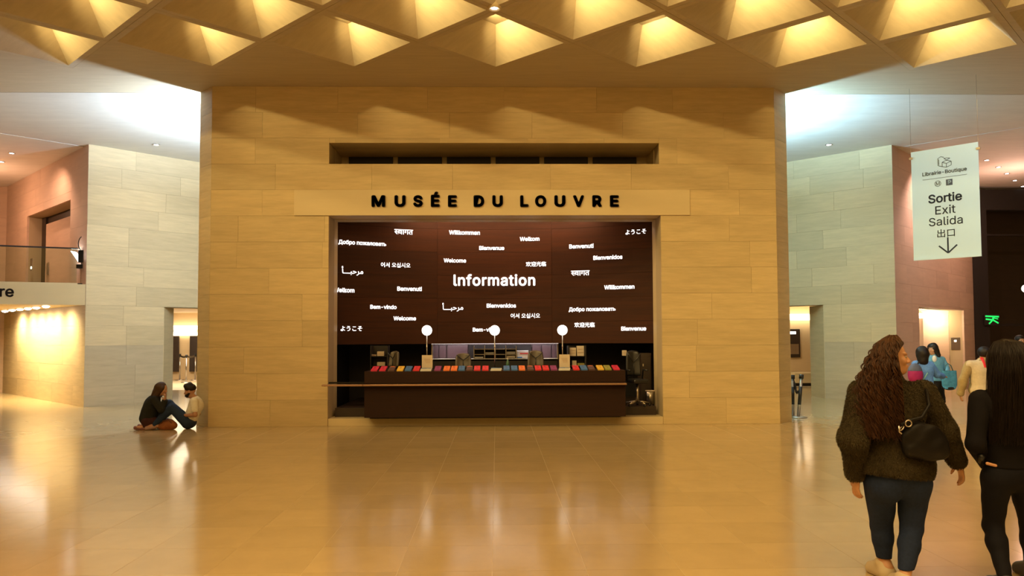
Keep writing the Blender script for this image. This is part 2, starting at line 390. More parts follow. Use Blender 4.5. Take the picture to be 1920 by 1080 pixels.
# plinth, platform and counter
struct(MB().box((NX0, D+0.02, 0), (NX1, D+.62, 0.135)).build('trim_niche_plinth', M['stone_smooth'], bevel=.004))
struct(MB().box((NX0+.06, D+.35, 0.135), (NX1-.06, 17.1, 0.30)).build('floor_niche_platform', M['dark_brown'], bevel=.004))
CYF = D-0.33; cx0 = at(683, 760, CYF).x; cx1 = at(1173, 760, CYF).x; CT = at(930, 695.5, CYF).z; CB = at(930, 782, CYF).z
ct = empty('information_counter', ((cx0+cx1)/2, CYF+.5, 0), 'long dark walnut reception counter standing in the lit wall niche', 'counter')
def U(mb, name, m, root, **k): return under(mb.build(name, m, None, **k), root)
zr = at(930, 720, CYF).z
U(MB().box((cx0, CYF, CB), (cx1, CYF+.04, zr-.022)), 'front_panel', M['wood_counter'], ct, bevel=.002)
U(MB().box((cx0, CYF, zr+.022), (cx1, CYF+.04, CT)), 'upper_front_panel', M['wood_counter'], ct, bevel=.002)
for xx_ in (cx0, cx1-.04): U(MB().box((xx_, CYF+.04, CB), (xx_+.04, CYF+.74, CT-.03)), 'side_panel', M['wood_counter'], ct)
U(MB().box((cx0, CYF+.04, CT-.03), (cx1, CYF+.75, CT)), 'countertop', M['wood_counter'], ct, bevel=.002)
U(MB().box((cx0+.05, CYF+.05, CB+.02), (cx1-.05, D-.01, zr)).box((cx0+.05, D-.02, .137), (cx1-.05, D+.34, CT-.04)), 'carcass', M['dark'], ct)
sh = MB(); sh.box((cx0, CYF-.16, zr-.018), (cx1, CYF+.02, zr+.012))
M['brass'] = mat('bronze_edge', (.45, .27, .17), 0.32, 0.7)
U(sh, 'bag_ledge', M['brass'], ct, bevel=.004)
gx = at(617, 722, CYF-.1).x
gt = empty('swing_gate', (gx, CYF, .7), 'low bronze gate rail joining left end of the counter to stone jamb', 'gate')
U(MB().box((NX0-.005, CYF-.16, zr-.018), (cx0-.004, CYF+.0, zr+.012)), 'top_rail', M['brass'], gt, bevel=.004)
U(MB().box((NX0+.01, D+.03, zr-.0), (cx0-.01, D+.05, zr+.03)).box((NX0+.01, CYF-.01, zr-.03), (NX0+.03, D+.05, zr-.01)), 'rear_rail', M['blackmetal'], gt)
for i, x in enumerate((-1.9, 0.1, 1.8)): pass

# ------------------------------------------------------------------ floor
fl = struct(MB().box((-30, -8, -0.2), (30, 45, -0.0012)).build('floor', M['floor_joint']))
TS = 0.655; x_off = at(924, 1000, 6.3).x
tiles = []
for j in range(7, 40):
    for i in range(-40, 41):
        xa = x_off + i*TS; ya = 5.40 - 0*TS + (j-8)*TS
        vis = abs(xa + TS/2 - 0.02*ya) < 0.70*ya + .7 and ya > 4.3
        tiles.append((xa, ya, vis))
near = [t_ for t_ in tiles if t_[2] and t_[1] < 11.6][:300]
tm = None
for xa, ya, _ in near:
    if tm is None:
        tm = MB().box((.0012, .0012, -.02), (TS-.0012, TS-.0012, 0)).build('floor_tile', M['floor'], fl); tm.location = (xa, ya, 0); src = tm
    else:
        o = src.copy(); COL.objects.link(o); o.location = (xa, ya, 0)
ns = set((round(a, 3), round(b_, 3)) for a, b_, _ in near); b = MB()
for xa, ya, _ in tiles:
    if (round(xa, 3), round(ya, 3)) not in ns and ya < 24 and abs(xa) < 22:
        b.add([(xa+.0012, ya+.0012, 0), (xa+TS-.0012, ya+.0012, 0), (xa+TS-.0012, ya+TS-.0012, 0), (xa+.0012, ya+TS-.0012, 0)], [(0, 1, 2, 3)])
o = b.build('distant_floor_tiles', M['floor_far'], fl); o['kind'] = 'stuff'

# ------------------------------------------------------------------ ceiling
cl = struct(MB().box((-30, -9, H+.60), (30, 40, H+.8)).build('ceiling', M['joint']))
ho = PITCH/2 - 0.004; hi = PITCH/2 - 0.135; ht = 0.50; zt = 0.50
def ring(h, z): return [(0, h, z), (h, 0, z), (0, -h, z), (-h, 0, z)]
cell_src = None
for r_, x, y in coffer_centres():
    if cell_src is None:
        vs = ring(ho, 0) + ring(hi, 0) + ring(ht, zt) + ring(ho, .02)
        fs = []
        for k in range(4):
            n = (k+1) % 4
            fs += [(k, 4+k, 4+n, n), (4+k, 8+k, 8+n, 4+n), (k, n, 12+n, 12+k)]
        fs.append((8, 9, 10, 11))
        cell_src = MB().add(vs, fs).build('coffer', M['concrete'], cl); cell_src.location = (x, y, H)
    else:
        o = cell_src.copy(); COL.objects.link(o); o.location = (x, y, H)
def ceil_poly(pts, m='concrete', name='ceiling_panel'):
    vs = [(p[0], p[1], H) for p in pts]; n = len(vs)
    cx_ = sum(p[0] for p in pts)/n; cy_ = sum(p[1] for p in pts)/n
    tri = tessellate_polygon([[V(v) for v in vs]])
    vs2 = vs + [(v[0], v[1], H+.04) for v in vs]
    fs = [tuple(t) for t in tri] + [(i, (i+1) % n, n+(i+1) % n, n+i) for i in range(n)]
    return mesh_obj(name, vs2, fs, M[m], cl)
YJ = 14.58                              # the long joint level with the wall top
zig = []
for k in range(-5, 6):
    if abs(k*PITCH) < 11.5: zig += [((k-.5)*PITCH, CY0), (k*PITCH, CY0+PITCH/2)]
xl = zig[0][0]; zig.append((zig[-1][0]+PITCH/2, CY0)); xr = zig[-1][0]
ceil_poly([(-22, YJ-.004), (-22, CY0)] + zig + [(22, CY0), (22, YJ-.004)])
ceil_poly([(-22, CY0-.005), (-22, -9), (xl-.02, -9), (xl-.02, CY0-.005)]); ceil_poly([(xr+.02, CY0-.005), (xr+.02, -9), (22, -9), (22, CY0-.005)])
g = .008; P1 = 17.6
for s in (-1, 1):
    def q(*pts): return [(s*a, c) for a, c in pts]
    ceil_poly(q((3.5, YJ+g), (22, YJ+g), (22, 16.2), (12.6, 16.2), (9.72, 19.0), (9.72, 27), (3.5, 27)), 'plaster')
    ceil_poly(q((22, 16.2+g), (12.6, 16.2+g), (12.0, 16.83), (22, 16.83)), 'plaster')
    ceil_poly(q((22, 16.83+g), (12.0, 16.83+g), (9.74, 19.05), (9.74, 40), (22, 40)), 'plaster')

def downlight(x, y, label, m='lamp_cool', r_=.07, grp='recessed ceiling downlights', tilt=0):
    e = empty('ceiling_downlight', (x, y, H), label, 'downlight', grp)
    ringm = MB().lathe([(r_, -.012), (r_*1.35, -.012), (r_*1.35, .0), (r_, .0), (r_, -.012)], (0, 0, 0), 20).build('trim_ring', M['steel'], e, True)
    MB().lathe([(.001, -.006), (r_*.95, -.006)], (0, 0, 0), 20).build('lens', M[m], e)
    return e
e = empty('ceiling_downlight', (0, 0, 0), 'round downlight hanging where two ceiling beams cross above the wall', 'downlight')
p = atz(927, 14, H); e.location = (p.x, p.y, H-.01)
MB().lathe([(.10, .10), (.10, -.015), (.075, -.015), (.06, .03)], (0, 0, 0), 24).build('housing', M['stone_smooth'], e, True)
MB().lathe([(.001, -.004), (.045, -.004)], (0, 0, 0), 20).build('lens', M['lamp_cool'], e)
p = atz(293, 271, H); downlight(p.x, p.y, 'small downlight in white ceiling left of the information wall', r_=.06, grp=None)
p = atz(1554, 271, H); downlight(p.x, p.y, 'small downlight in white ceiling right of the information wall', r_=.06, grp=None)
for i, (a, c) in enumerate(((22, 287), (3, 303))):
    p = atz(a, c, H); downlight(p.x, p.y, ('inner', 'outer')[i] + ' small downlight in the salmon ceiling at far left', r_=.055, grp='downlights over the upper landing')
ords = ('nearest', 'second', 'third', 'fourth', 'farthest')
for i, (a, c) in enumerate(((1850, 300), (1872, 313), (1888, 325), (1903, 338), (1918, 349))):
    p = atz(a, c, H); downlight(p.x, p.y, ords[i] + ' downlight of the row in the salmon ceiling behind exit banner', r_=.055, grp='downlights behind the exit banner')

# ------------------------------------------------------------------ side walls
def hit(px, py, p0, p1):
    """where the sight line meets the upright plane through p0, p1: (point, distance along p0->p1)"""
    d = ray(px, py); p0 = V((*p0, 0)); p1 = V((*p1, 0)); t = (p1-p0).normalized(); n = V((t.y, -t.x, 0))
    k = (p0 - V((0, 0, EYE))).dot(n)/d.dot(n); p = V((0, 0, EYE)) + d*k; return p, (p-p0).dot(t)
CL = (-9.80, 18.5); CR = (9.72, 18.5); EL = (CL[0]-5.2, CL[1]+5.2); ER = (CR[0]+5.2, CR[1]+5.2)
BL = (CL[0]+4.2, CL[1]+4.2); BR = (CR[0]-4.2, CR[1]+4.2); LW = 4.2*math.sqrt(2)
_, sL = hit(306, 660, CL, BL); _, sR = hit(1546, 660, BR, CR); DH = 5*CRS-.01
stone_wall('wall_left', CL, BL, [(sL, 5.3, 0, DH)], seed=11, thick=.35, lower_m='stone_lower')
stone_wall('wall_right', BR, CR, [(.6, sR, 0, DH)], seed=12, thick=.35, lower_m='stone_lower')
# left wedge, other face: balcony doorway above
pa, s0 = hit(50, 450, EL, CL); pb, s1 = hit(131, 450, EL, CL)
stone_wall('wall_left_landing', EL, CL, [(s0, s1, 5.9*CRS, 5.12)], seed=13, thick=.45, m='salmon', z0=5*CRS)
stone_wall('wall_left_lower', EL, CL, [], seed=14, thick=.35, m='stone', z1=5*CRS)
def along(p0, p1, s, inward=0.0, z=0.0):
    p0 = V((*p0, 0)); p1 = V((*p1, 0)); t = (p1-p0).normalized(); return p0 + t*s + V((-t.y, t.x, 0))*inward + V((0, 0, z))
def wall_box(mb, p0, p1, a, c):
    """box in wall coordinates: (s, inward, z)"""
    q0 = V((*p0, 0)); t = (V((*p1, 0))-q0).normalized(); m_ = Matrix(((t.x, -t.y, 0, q0.x), (t.y, t.x, 0, q0.y), (0, 0, 1, 0), (0, 0, 0, 1)))
    return mb.box(a, c, m_)
struct(wall_box(wall_box(MB(), EL, CL, (s0-.3, .44, 2.7), (s1+.2, .50, 5.3)), EL, CL, (s0, .38, 2.9), (s0+.35, .45, 5.1)).build('door_1', M['dark_brown']))
struct(wall_box(MB(), EL, CL, (s0+.36, .39, 2.9), (s1, .43, 4.9)).build('trim_landing_door_leaf', M['salmon']))
stone_wall('wall_left_end', (-24, EL[1]), EL, [], seed=15, m='salmon')
# right wedge, other face: lift doorway
_, s2 = hit(1725, 660, CR, ER); _, s3 = hit(1809, 660, CR, ER)
stone_wall('wall_right_lift', CR, ER, [(s2, s3, 0, 2.36)], seed=16, thick=.42, m='salmon')
lift = struct(wall_box(MB(), CR, ER, (max(.45, s2-2.2), 1.2, 0), (s3+.5, 1.3, 2.6)).build('wall_lift_back', M['beige_wall']))
struct(wall_box(wall_box(MB(), CR, ER, (s3, .4, 0), (s3+.1, 1.2, 2.6)), CR, ER, (max(.45, s2-2.2), .4, 2.42), (s3+.1, 1.3, 2.5)).build('wall_lift_side', M['salmon']))
ld = empty('lift_door', along(CR, ER, s2+.5, 1.15), 'brushed steel lift door in bright niche of pink stone wall at right', 'lift door')
q0 = hit(1727, 660, tuple(along(CR, ER, 0, 1.15)[:2]), tuple(along(CR, ER, 5, 1.15)[:2]))[1]; q1 = hit(1752, 660, tuple(along(CR, ER, 0, 1.15)[:2]), tuple(along(CR, ER, 5, 1.15)[:2]))[1]
qm = (q0+q1)/2
U(wall_box(MB(), CR, ER, (q0-.4, 1.13, 0), (qm-.01, 1.17, 2.15)), 'door_leaf', M['steel'], ld)
U(wall_box(MB(), CR, ER, (qm+.01, 1.14, 0), (q1, 1.18, 2.15)), 'door_leaf', M['steel'], ld)
U(wall_box(MB(), CR, ER, (q0-.4, 1.10, 2.15), (q1+.1, 1.19, 2.3)), 'lit_header', M['strip_warm'], ld)
lamp('POINT', 'lift_lobby_light', along(CR, ER, q0-.3, .8, 2.1), 60, (1, .8, .5), .03)
cp = empty('call_plate', along(CR, ER, s3-.02, .2, 1.35), 'steel lift call plate with lit button inside pink stone doorway', 'call plate')
U(wall_box(MB(), CR, ER, (s3-.015, .12, 1.18), (s3-.001, .36, 1.55)), 'plate', M['steel'], cp, bevel=.002)
U(wall_box(MB(), CR, ER, (s3-.02, .21, 1.42), (s3-.014, .27, 1.47)), 'lit_button', M['lamp_disc'], cp)

# balcony with glass railing
FB = hit(0, 550, (-20, 17.0), (-9.8, 17.0))  # only for the pixel direction
F0 = V((CL[0], CL[1]-.02, 0)); F1 = V((-12.2, 17.55, 0)); F2 = V((-17.5, 15.4, 0))
z0b, z1b = hit(150, 572, CL, (F1.x, F1.y))[0].z, hit(150, 533, CL, (F1.x, F1.y))[0].z
bal = MB().prism([(F0.x, F0.y), (EL[0], EL[1]-.01), (-24, EL[1]-.01), (-24, 15.4), (F2.x, F2.y)], z0b, z1b).build('floor_upper_landing', M['stone_smooth']); struct(bal)
fd = ((CL[0], CL[1]), (F2.x, F2.y)); FDV = (F2-F0).normalized(); FN = V((-FDV.y, FDV.x, 0)); FN = FN if FN.y < 0 else -FN
if True:
    rt_ = ((-FDV.x, 0, FN.x), (-FDV.y, 0, FN.y), (0, 1, 0))
    p, _ = hit(13, 549, *fd); pl_ = hit(-1, 549, *fd)[0]; pr_ = hit(26, 549, *fd)[0]
    fit_text('letter', text_mesh('re', 0.02, .01, 1.0, INTER), p + FN*.012, width=(pr_-pl_).length, m=M['letter'], rot=rt_, parent=bal, depth=.02)
rl = empty('glass_railing', (CL[0]-.15, CL[1]-.1, z1b), 'frameless glass balustrade with dark handrail edging the upper landing at left', 'railing')
zt_ = hit(140, 465, *fd)[0].z
def frail(s0_, s1_, a, c, th, off=.06):
    d_ = FDV; A = F0 + d_*s0_ - FN*off; B_ = F0 + d_*s1_ - FN*off; n_ = FN*th
    return MB().prism([(A.x, A.y), (B_.x, B_.y), (B_.x-n_.x, B_.y-n_.y), (A.x-n_.x, A.y-n_.y)], a, c)
st = .20
for i in range(3): U(frail(st+i*2.2, st+i*2.2+2.19, z1b, zt_-.02, .015), 'glass_pane', M['glass'], rl)
U(frail(st-.02, st+6.7, zt_-.02, zt_+.012, .04, .05), 'handrail', M['blackmetal'], rl)
U(frail(st-.02, st+6.7, z1b, z1b+.03, .03, .055), 'base_channel', M['stone_smooth'], rl)
# spotlight standing by the rail end
sp = hit(150, 480, *fd)[0] - FN*.35; sp.z = z1b
sl_ = empty('floodlight', sp, 'black floodlight glowing white at the end of the glass railing', 'floodlight')
zz = hit(148, 478, *fd)[0].z - z1b
MB().box((-.09, -.09, 0), (.09, .09, .04)).tube([(0, 0, .04), (0, 0, zz-.12)], .015).build('stand', M['black'], sl_)
MB().box((-.03, -.12, zz-.16), (.10, .12, zz+.14)).box((-.09, -.09, zz-.30), (.09, .09, zz-.2)).build('housing', M['black'], sl_, bevel=.01)
MB().add([(-.035, -.11, zz-.13), (-.035, .11, zz-.13), (-.20, .13, zz+.12), (-.20, -.13, zz+.12)], [(0, 1, 2, 3), (3, 2, 1, 0)]).build('lens', M['lamp_cool'], sl_)
MB().tube([(.0+.09*math.sin(a)*1.0, 0, zz+.14+.17*(1-math.cos(a))) for a in [i*2*math.pi/16 for i in range(17)]], .012, 6).build('cable_loop', M['black'], sl_, True)
# wall plate behind glass, and its reflection built as a second plate
for i, (px_, lab) in enumerate(((60, 'steel call plate with lit button on salmon wall behind the glass railing'), (89, 'dim narrow steel plate built for the call plate reflection beside the landing doorway'))):
    p, s_ = hit(px_, 496, EL, CL); e = empty('call_plate', p, lab, 'call plate')
    dd = .0 if i == 0 else .36
    U(wall_box(MB(), EL, CL, (s_-.11, -.02, p.z-.17), (s_+.11, -.004, p.z+.17)) if i == 0 else wall_box(MB(), EL, CL, (s0+.55, .365, p.z-.17), (s0+.73, .388, p.z+.17)), 'plate', M['steel'], e)
    if i == 0: U(wall_box(MB(), EL, CL, (s_-.03, -.028, p.z-.12), (s_+.04, -.02, p.z-.06)), 'lit_button', M['lamp_disc'], e)
# soffit row of downlights
row = [(86, 573.5), (68, 576), (52.5, 577.5), (37.5, 579), (23, 580.5), (9.5, 582.5), (-6, 584.5), (-22, 586)]
names = ['first', 'second', 'third', 'fourth', 'fifth', 'sixth']
for i, (a, c) in enumerate(row[:6]):
    p = atz(a, c, z0b); e = empty('soffit_downlight', p, names[i] + ' bright round downlight from the stone corner under the upper landing', 'downlight', 'downlights under the upper landing')
    MB().lathe([(.001, -.05), (.05, -.042), (.08, -.015), (.085, .0)], (0, 0, 0), 20).build('lens', M['lamp_soffit'], e, True)
    MB().lathe([(.085, -.01), (.11, -.01), (.11, 0)], (0, 0, 0), 20).build('trim_ring', M['steel'], e, True)
    lamp('SPOT', 'soffit_spot', p + V((0, 0, -.08)), 210, (1, .78, .42), .12, (.25, .30, -1), 150, .9)

# ---- room behind the left doorway
jl = along(CL, BL, sL); struct(MB().prism([(jl.x, jl.y+.03), (jl.x, jl.y+.6), (jl.x-.5, jl.y+.6), (jl.x-.5, jl.y-.42)], 0, DH-.002).build('trim_left_jamb', M['stone']))
struct(MB().box((-20, 30.5, 0), (-5, 30.7, 3)).box((-14.5, 24.2, 2.62), (-5, 31, 2.7)).box((-20, 24.2, 0), (-19.9, 30.6, 2.7)).box((-5.2, 24.2, 0), (-5.1, 30.6, 2.7)).build('wall_left_foyer', M['beige_wall']))
zb = lambda px_, py_, y_: at(px_, py_, y_).z
xb = lambda px_, y_: at(px_, 660, y_).x
struct(MB().box((xb(318, 30.4), 30.2, zb(340, 618, 30.4)), (xb(385, 30.4), 30.45, zb(340, 611, 30.4))).box((xb(318, 30.4), 30.35, zb(340, 629, 30.4)), (xb(385, 30.4), 30.45, zb(340, 623, 30.4))).build('trim_left_light_strip', M['strip_warm']))
lamp('AREA', 'left_foyer_light', (-11, 27.0, 2.58), 200, (1, .85, .62), 3, (0, 0, -1))
for i, (xa, xb_) in enumerate(((316, 336), (356, 374))):
    o = MB().box((xb(xa, 30.4), 30.36, zb(340, 697, 30.4)), (xb(xb_, 30.4), 30.42, zb(340, 630, 30.4))).build('dark_door_panel', M['dark_brown'], bevel=.01)
    reloc(o, ((xb(xa, 30.4)+xb(xb_, 30.4))/2, 30.4, zb(340, 697, 30.4))); tag(o, ('left', 'right')[i] + ' dark panel on far wall seen through the left doorway', 'panel')
bases = [(343, 706), (346+8, 713), (367, 707)]
for i, (a, c) in enumerate(((337, 713), (349, 717), (366, 713))):
    p = atz(a, c, 0); e = empty('barrier_post', p, ('left', 'middle', 'right')[i] + ' slim queue barrier post seen through the left doorway', 'barrier post', 'queue barrier seen through the left doorway')
    MB().lathe([(.001, .02), (.17, .02), (.18, 0)], (0, 0, 0), 20).build('base', M['steel'], e, True)
    MB().tube([(0, 0, .02), (0, 0, .92)], .028).build('pole', M['steel'], e, True)
    MB().tube([(0, 0, .92), (0, 0, 1.02)], .04).build('belt_head', M['black'], e, True)
pA, pB, pC = [atz(a, c, 0) for a, c in ((337, 713), (349, 717), (366, 713))]
for i, (A, B_) in enumerate(((pA, pB), (pB, pC))):
    m_ = (A+B_)/2; d_ = (B_-A).normalized()*.04
    mb = MB(); A = A + d_; B_ = B_ - d_
    n_ = 8; 
    for k in range(n_):
        a = A.lerp(B_, k/n_); c = A.lerp(B_, (k+1)/n_); sg = lambda u: -.05*4*u*(1-u)
        mb.add([a+V((0,-.003,.93+sg(k/n_))), c+V((0,-.003,.93+sg((k+1)/n_))), c+V((0,-.003,1.0+sg((k+1)/n_))), a+V((0,-.003,1.0+sg(k/n_))),
                a+V((0,.003,.93+sg(k/n_))), c+V((0,.003,.93+sg((k+1)/n_))), c+V((0,.003,1.0+sg((k+1)/n_))), a+V((0,.003,1.0+sg(k/n_)))], [(0,1,2,3),(7,6,5,4),(3,2,6,7),(0,4,5,1)])
    o = mb.build('barrier_belt', M['black']); reloc(o, m_); tag(o, ('left', 'right')[i] + ' black belt strung between barrier posts beyond the left doorway', 'belt')
# ---- room behind the right doorway
jr = along(BR, CR, sR); struct(MB().prism([(jr.x, jr.y+.03), (jr.x+.5, jr.y-.42), (jr.x+.5, jr.y+.9), (jr.x, jr.y+.9)], 0, DH-.002).build('trim_right_jamb', M['stone']))
Y2 = 25.5
struct(MB().box((4, Y2, 0), (14, Y2+.2, 3)).box((5, 23.8, 2.62), (12, Y2+.2, 2.7)).box((5.0, 23.4, 0), (5.1, Y2, 2.7)).build('wall_right_foyer', M['beige_wall']))
struct(MB().box((xb(1470, Y2), Y2-.3, zb(1500, 600, Y2-.3)), (xb(1532, Y2), Y2-.05, zb(1500, 589, Y2-.3))).build('trim_right_light_strip', M['strip_warm']))
lamp('AREA', 'right_foyer_light', (8.2, 23.6, 2.5), 45, (1, .80, .5), 1.4, (0, .2, -1))
sc_ = empty('wall_screen', (xb(1488, Y2), Y2-.04, zb(1488, 670, Y2)), 'dark framed display on beige wall seen through the right doorway', 'display')
U(MB().box((xb(1470, Y2), Y2-.08, zb(1488, 670, Y2)), (xb(1499, Y2), Y2-.01, zb(1488, 617, Y2))), 'frame', M['dark_brown'], sc_, bevel=.01)
U(MB().box((xb(1472, Y2), Y2-.09, zb(1488, 664, Y2)), (xb(1496, Y2), Y2-.075, zb(1488, 645, Y2))), 'lower_pane', M['steel'], sc_)
U(MB().box((xb(1472, Y2), Y2-.09, zb(1488, 626.5, Y2)), (xb(1491, Y2), Y2-.075, zb(1488, 621.5, Y2))), 'lit_strip', M['strip'], sc_)
bn = empty('wall_bench', (xb(1500, Y2-.5), Y2-.5, 0), 'pale low ledge along the wall beyond the right doorway', 'ledge')
U(MB().box((xb(1470, Y2), Y2-.9, .10), (xb(1538, Y2), Y2-.02, .42)), 'slab', M['stone_smooth'], bn, bevel=.01)
U(MB().box((xb(1470, Y2), Y2-.8, 0), (xb(1538, Y2), Y2-.05, .10)), 'recessed_base', M['dark'], bn)

# ---- dark glazed front at far right
gy = ER[1]
dk = MB()
dk.box((ER[0]-.1, gy+2.4, 0), (30, gy+2.6, H)); struct(dk.build('wall_far_right', M['dark_brown']))
gl = MB()
gl.box((ER[0], gy, 5.55), (26, gy+.3, 6.2)); gl.box((ER[0]-.02, gy-.05, 0), (ER[0]+.45, gy+.3, 6.2))
struct(gl.build('trim_glazed_front_beam', M['dark']))
struct(MB().box((ER[0]+.45, gy+.1, 1.9), (26, gy+.2, 1.98)).box((ER[0]+.45, gy+.1, 4.75), (26, gy+.2, 4.80)).build('trim_glazed_front_rail', M['dark']))
ex = at(1860, 600, gy-.105); e = empty('exit_sign', ex, 'small green lit emergency exit sign by the dark front at right', 'sign')
MB().box((-.24, 0, -.17), (.24, .05, .17)).build('box', M['dark'], e, bevel=.01)
g_ = MB()
def bar2(mb, a, c, wd, y=-.004):
    a = V((a[0], y, a[1])); c = V((c[0], y, c[1])); d_ = (c-a).normalized(); n_ = V((-d_.z, 0, d_.x))*wd/2
    return mb.add([a-n_, c-n_, c+n_, a+n_], [(0, 1, 2, 3)])
bar2(g_, (-.21, .12), (.22, .10), .05); bar2(g_, (-.2, .03), (.05, .0), .05); bar2(g_, (.03, .0), (.2, -.10), .045); bar2(g_, (.02, .0), (-.1, -.12), .045); bar2(g_, (.05, .09), (.02, .0), .06); bar2(g_, (.06, .06), (.19, .03), .03)
g_.build('running_figure', M['green_sign'], e)
gp = at(1924, 541, 20.5); e = empty('globe_lamp', (gp.x, gp.y, 0), 'white globe lamp on thin pole cut by right photo edge', 'lamp')
MB().sphere((0, 0, gp.z), .11).build('globe', M['globe'], e, True); MB().tube([(0, 0, 0), (0, 0, gp.z-.11)], .012).lathe([(.001, .03), (.16, .02), (.17, 0)], (0, 0, 0)).build('pole', M['blackmetal'], e)

# ------------------------------------------------------------------ hanging banner
TLp = at(1708, 285, 14.25); TRp = at(1834, 267, 13.45)
zt1 = TLp.z; zb1 = at(1715, 488, 14.25).z; zt1 = (TLp.z + TRp.z)/2
t = V((TRp.x-TLp.x, TRp.y-TLp.y, 0)); bw_ = t.length; t.normalize(); nb = V((t.y, -t.x, 0))
bn = empty('exit_banner', (TLp.x + t.x*bw_/2, TLp.y + t.y*bw_/2, zb1), 'pale blue hanging banner with exit wording and down arrow', 'banner')
BH = zt1-zb1
bm_ = Matrix(((t.x, -nb.x, 0, TLp.x), (t.y, -nb.y, 0, TLp.y), (0, 0, 1, 0), (0, 0, 0, 1)))
U(MB().box((0, -.006, zb1), (bw_, .006, zt1), bm_), 'panel', M['sign'], bn, bevel=.002)
U(MB().box((0, -.012, zb1-.01), (bw_, .012, zb1+.03), bm_), 'bottom_bar', M['sign'], bn)
for sx in (0.0, bw_):
    U(MB().box((sx-.03, -.02, zt1-.14), (sx+.03, .02, zt1-.10), bm_), 'clip', M['steel'], bn)
    U(MB().tube([bm_ @ V((sx, 0, zt1-.12)), bm_ @ V((sx, 0, H-.004))], .003, 5), 'cable', M['steel'], bn)
rb = ((t.x, 0, nb.x), (t.y, 0, nb.y), (0, 1, 0))
def bpos(u, v): return bm_ @ V((u*bw_, -.0085, zt1 - v*BH))       # u, v in 0..1 from the top left
def btext(s_, u, v, wd, ht=None, off=.0):
    o = fit_text('lettering', text_mesh(s_, off, .004, 1.0, INTER if s_.isascii() else None), bpos(u, v), width=wd*bw_, height=ht and ht*BH, m=M['sign_ink'], rot=rb, depth=.003)
    under(o, bn)
btext('Librairie-Boutique', .50, .225, .66, None, .012)
btext('Sortie', .50, .455, .50, None, .020); btext('Exit', .50, .563, .30, None, .004); btext('Salida', .50, .665, .50, None, .004); btext('出口', .50, .775, .26, None, .004)
ln = MB()
for v_ in (.272, ): ln.box((.17*bw_, -.0095, zt1-v_*BH-.003), (.83*bw_, -.006, zt1-v_*BH+.003), bm_)
U(ln, 'rule_line', M['sign_ink'], bn)
# metro roundel and parking square
cM = (.40*bw_, zt1-.322*BH); ring_ = MB(); rr = .055
for k in range(24):
    a0, a1 = 2*math.pi*k/24, 2*math.pi*(k+1)/24
    q = lambda a, r_: bm_ @ V((cM[0]+r_*math.cos(a), -.009, cM[1]+r_*math.sin(a)))
    ring_.add([q(a0, rr), q(a1, rr), q(a1, rr-.008), q(a0, rr-.008)], [(3, 2, 1, 0)])
U(ring_, 'metro_ring', M['sign_ink'], bn)
under(fit_text('metro_letter', text_mesh('M', .0, .004, 1, INTER), bpos(.40, .322), width=.062, m=M['sign_ink'], rot=rb, depth=.003), bn)
U(MB().box((.57*bw_-.053, -.0095, zt1-.322*BH-.056), (.57*bw_+.053, -.006, zt1-.322*BH+.056), bm_), 'parking_square', M['sign_ink'], bn)
o = fit_text('parking_letter', text_mesh('P', .03, .004, 1, INTER), bpos(.575, .322) + nb*.006, height=.075, m=M['sign'], rot=rb, depth=.003); under(o, bn)
ar = MB(); ax = .525*bw_; y0_, y1_ = zt1-.815*BH, zt1-.955*BH
def bbar(mb, a, c, wd):
    a = V(a); c = V(c); d_ = (c-a).normalized(); n_ = V((-d_.y, d_.x))*wd/2
    vs = [(p_.x, p_.y) for p_ in (a-n_, c-n_, c+n_, a+n_)]
    return mb.add([bm_ @ V((p_[0], -.0095, p_[1])) for p_ in vs], [(3, 2, 1, 0)]).add([bm_ @ V((p_[0], -.0095, p_[1])) for p_ in vs], [(0, 1, 2, 3)])
bbar(ar, (ax, y0_), (ax, y1_+.02), .026); bbar(ar, (ax, y1_), (ax-.15, y1_+.14), .026); bbar(ar, (ax, y1_), (ax+.15, y1_+.14), .026)
U(ar, 'down_arrow', M['sign_ink'], bn)
ic = MB(); ox = .5*bw_; oz = zt1-.13*BH
for a, c in [((-.10,.07),(-.05,.10)),((-.10,.07),(-.10,-.06)),((-.10,-.06),(-.03,-.09)),((-.05,.10),(.0,.08)),((-.03,-.01),(-.03,-.09)),((-.03,-.01),(.04,.02)),((.04,.02),(.12,-.01)),
             ((.12,-.01),(.12,-.08)),((.12,-.08),(.04,-.11)),((.04,-.11),(-.03,-.09)),((.04,-.04),(.04,-.11)),((-.03,-.01),(.04,-.04)),((.04,-.04),(.12,-.01)),((.0,.06),(.045,.02)),((.045,.02),(.10,.05)),((.10,.05),(.05,.06)),((.05,.06),(.0,.06)),((-.085,.05),(-.085,-.05))]:
    bbar(ic, (ox+a[0], oz+a[1]), (ox+c[0], oz+c[1]), .008)
U(ic, 'gift_box_drawing', M['sign_ink'], bn)

# ------------------------------------------------------------------ stanchions by the right doorway
for i, (pt, pb_, yy) in enumerate((((1503, 702), (1497, 783), 15.55), ((1486, 703), (1487, 782), 15.75))):
    base = atz(pb_[0], pb_[1], 0); top = at(pt[0], pt[1], base.y)
    e = empty('barrier_post', base, ('black topped belt barrier post leaning beside the right stone pier', 'belt barrier post half hidden behind the right stone pier')[i], 'barrier post')
    tv = top-base
    MB().lathe([(.001, .035), (.14, .03), (.17, .015), (.17, 0), (.001, 0)], (0, 0, 0), 24).build('base', M['steel'], e, True)
    MB().tube([(0, 0, .02), tuple(tv*.93)], .032).build('pole', M['steel'], e, True)
    MB().tube([tuple(tv*.90), tuple(tv*1.0)], [.045, .045], 12).build('belt_head', M['black'], e, True)
    MB().tube([tuple(tv*.30), tuple(tv*.72)], .035).build('black_sleeve', M['black'], e, True)
    if i == 0: tA = base + tv*.95
    else: tB = base + tv*.95
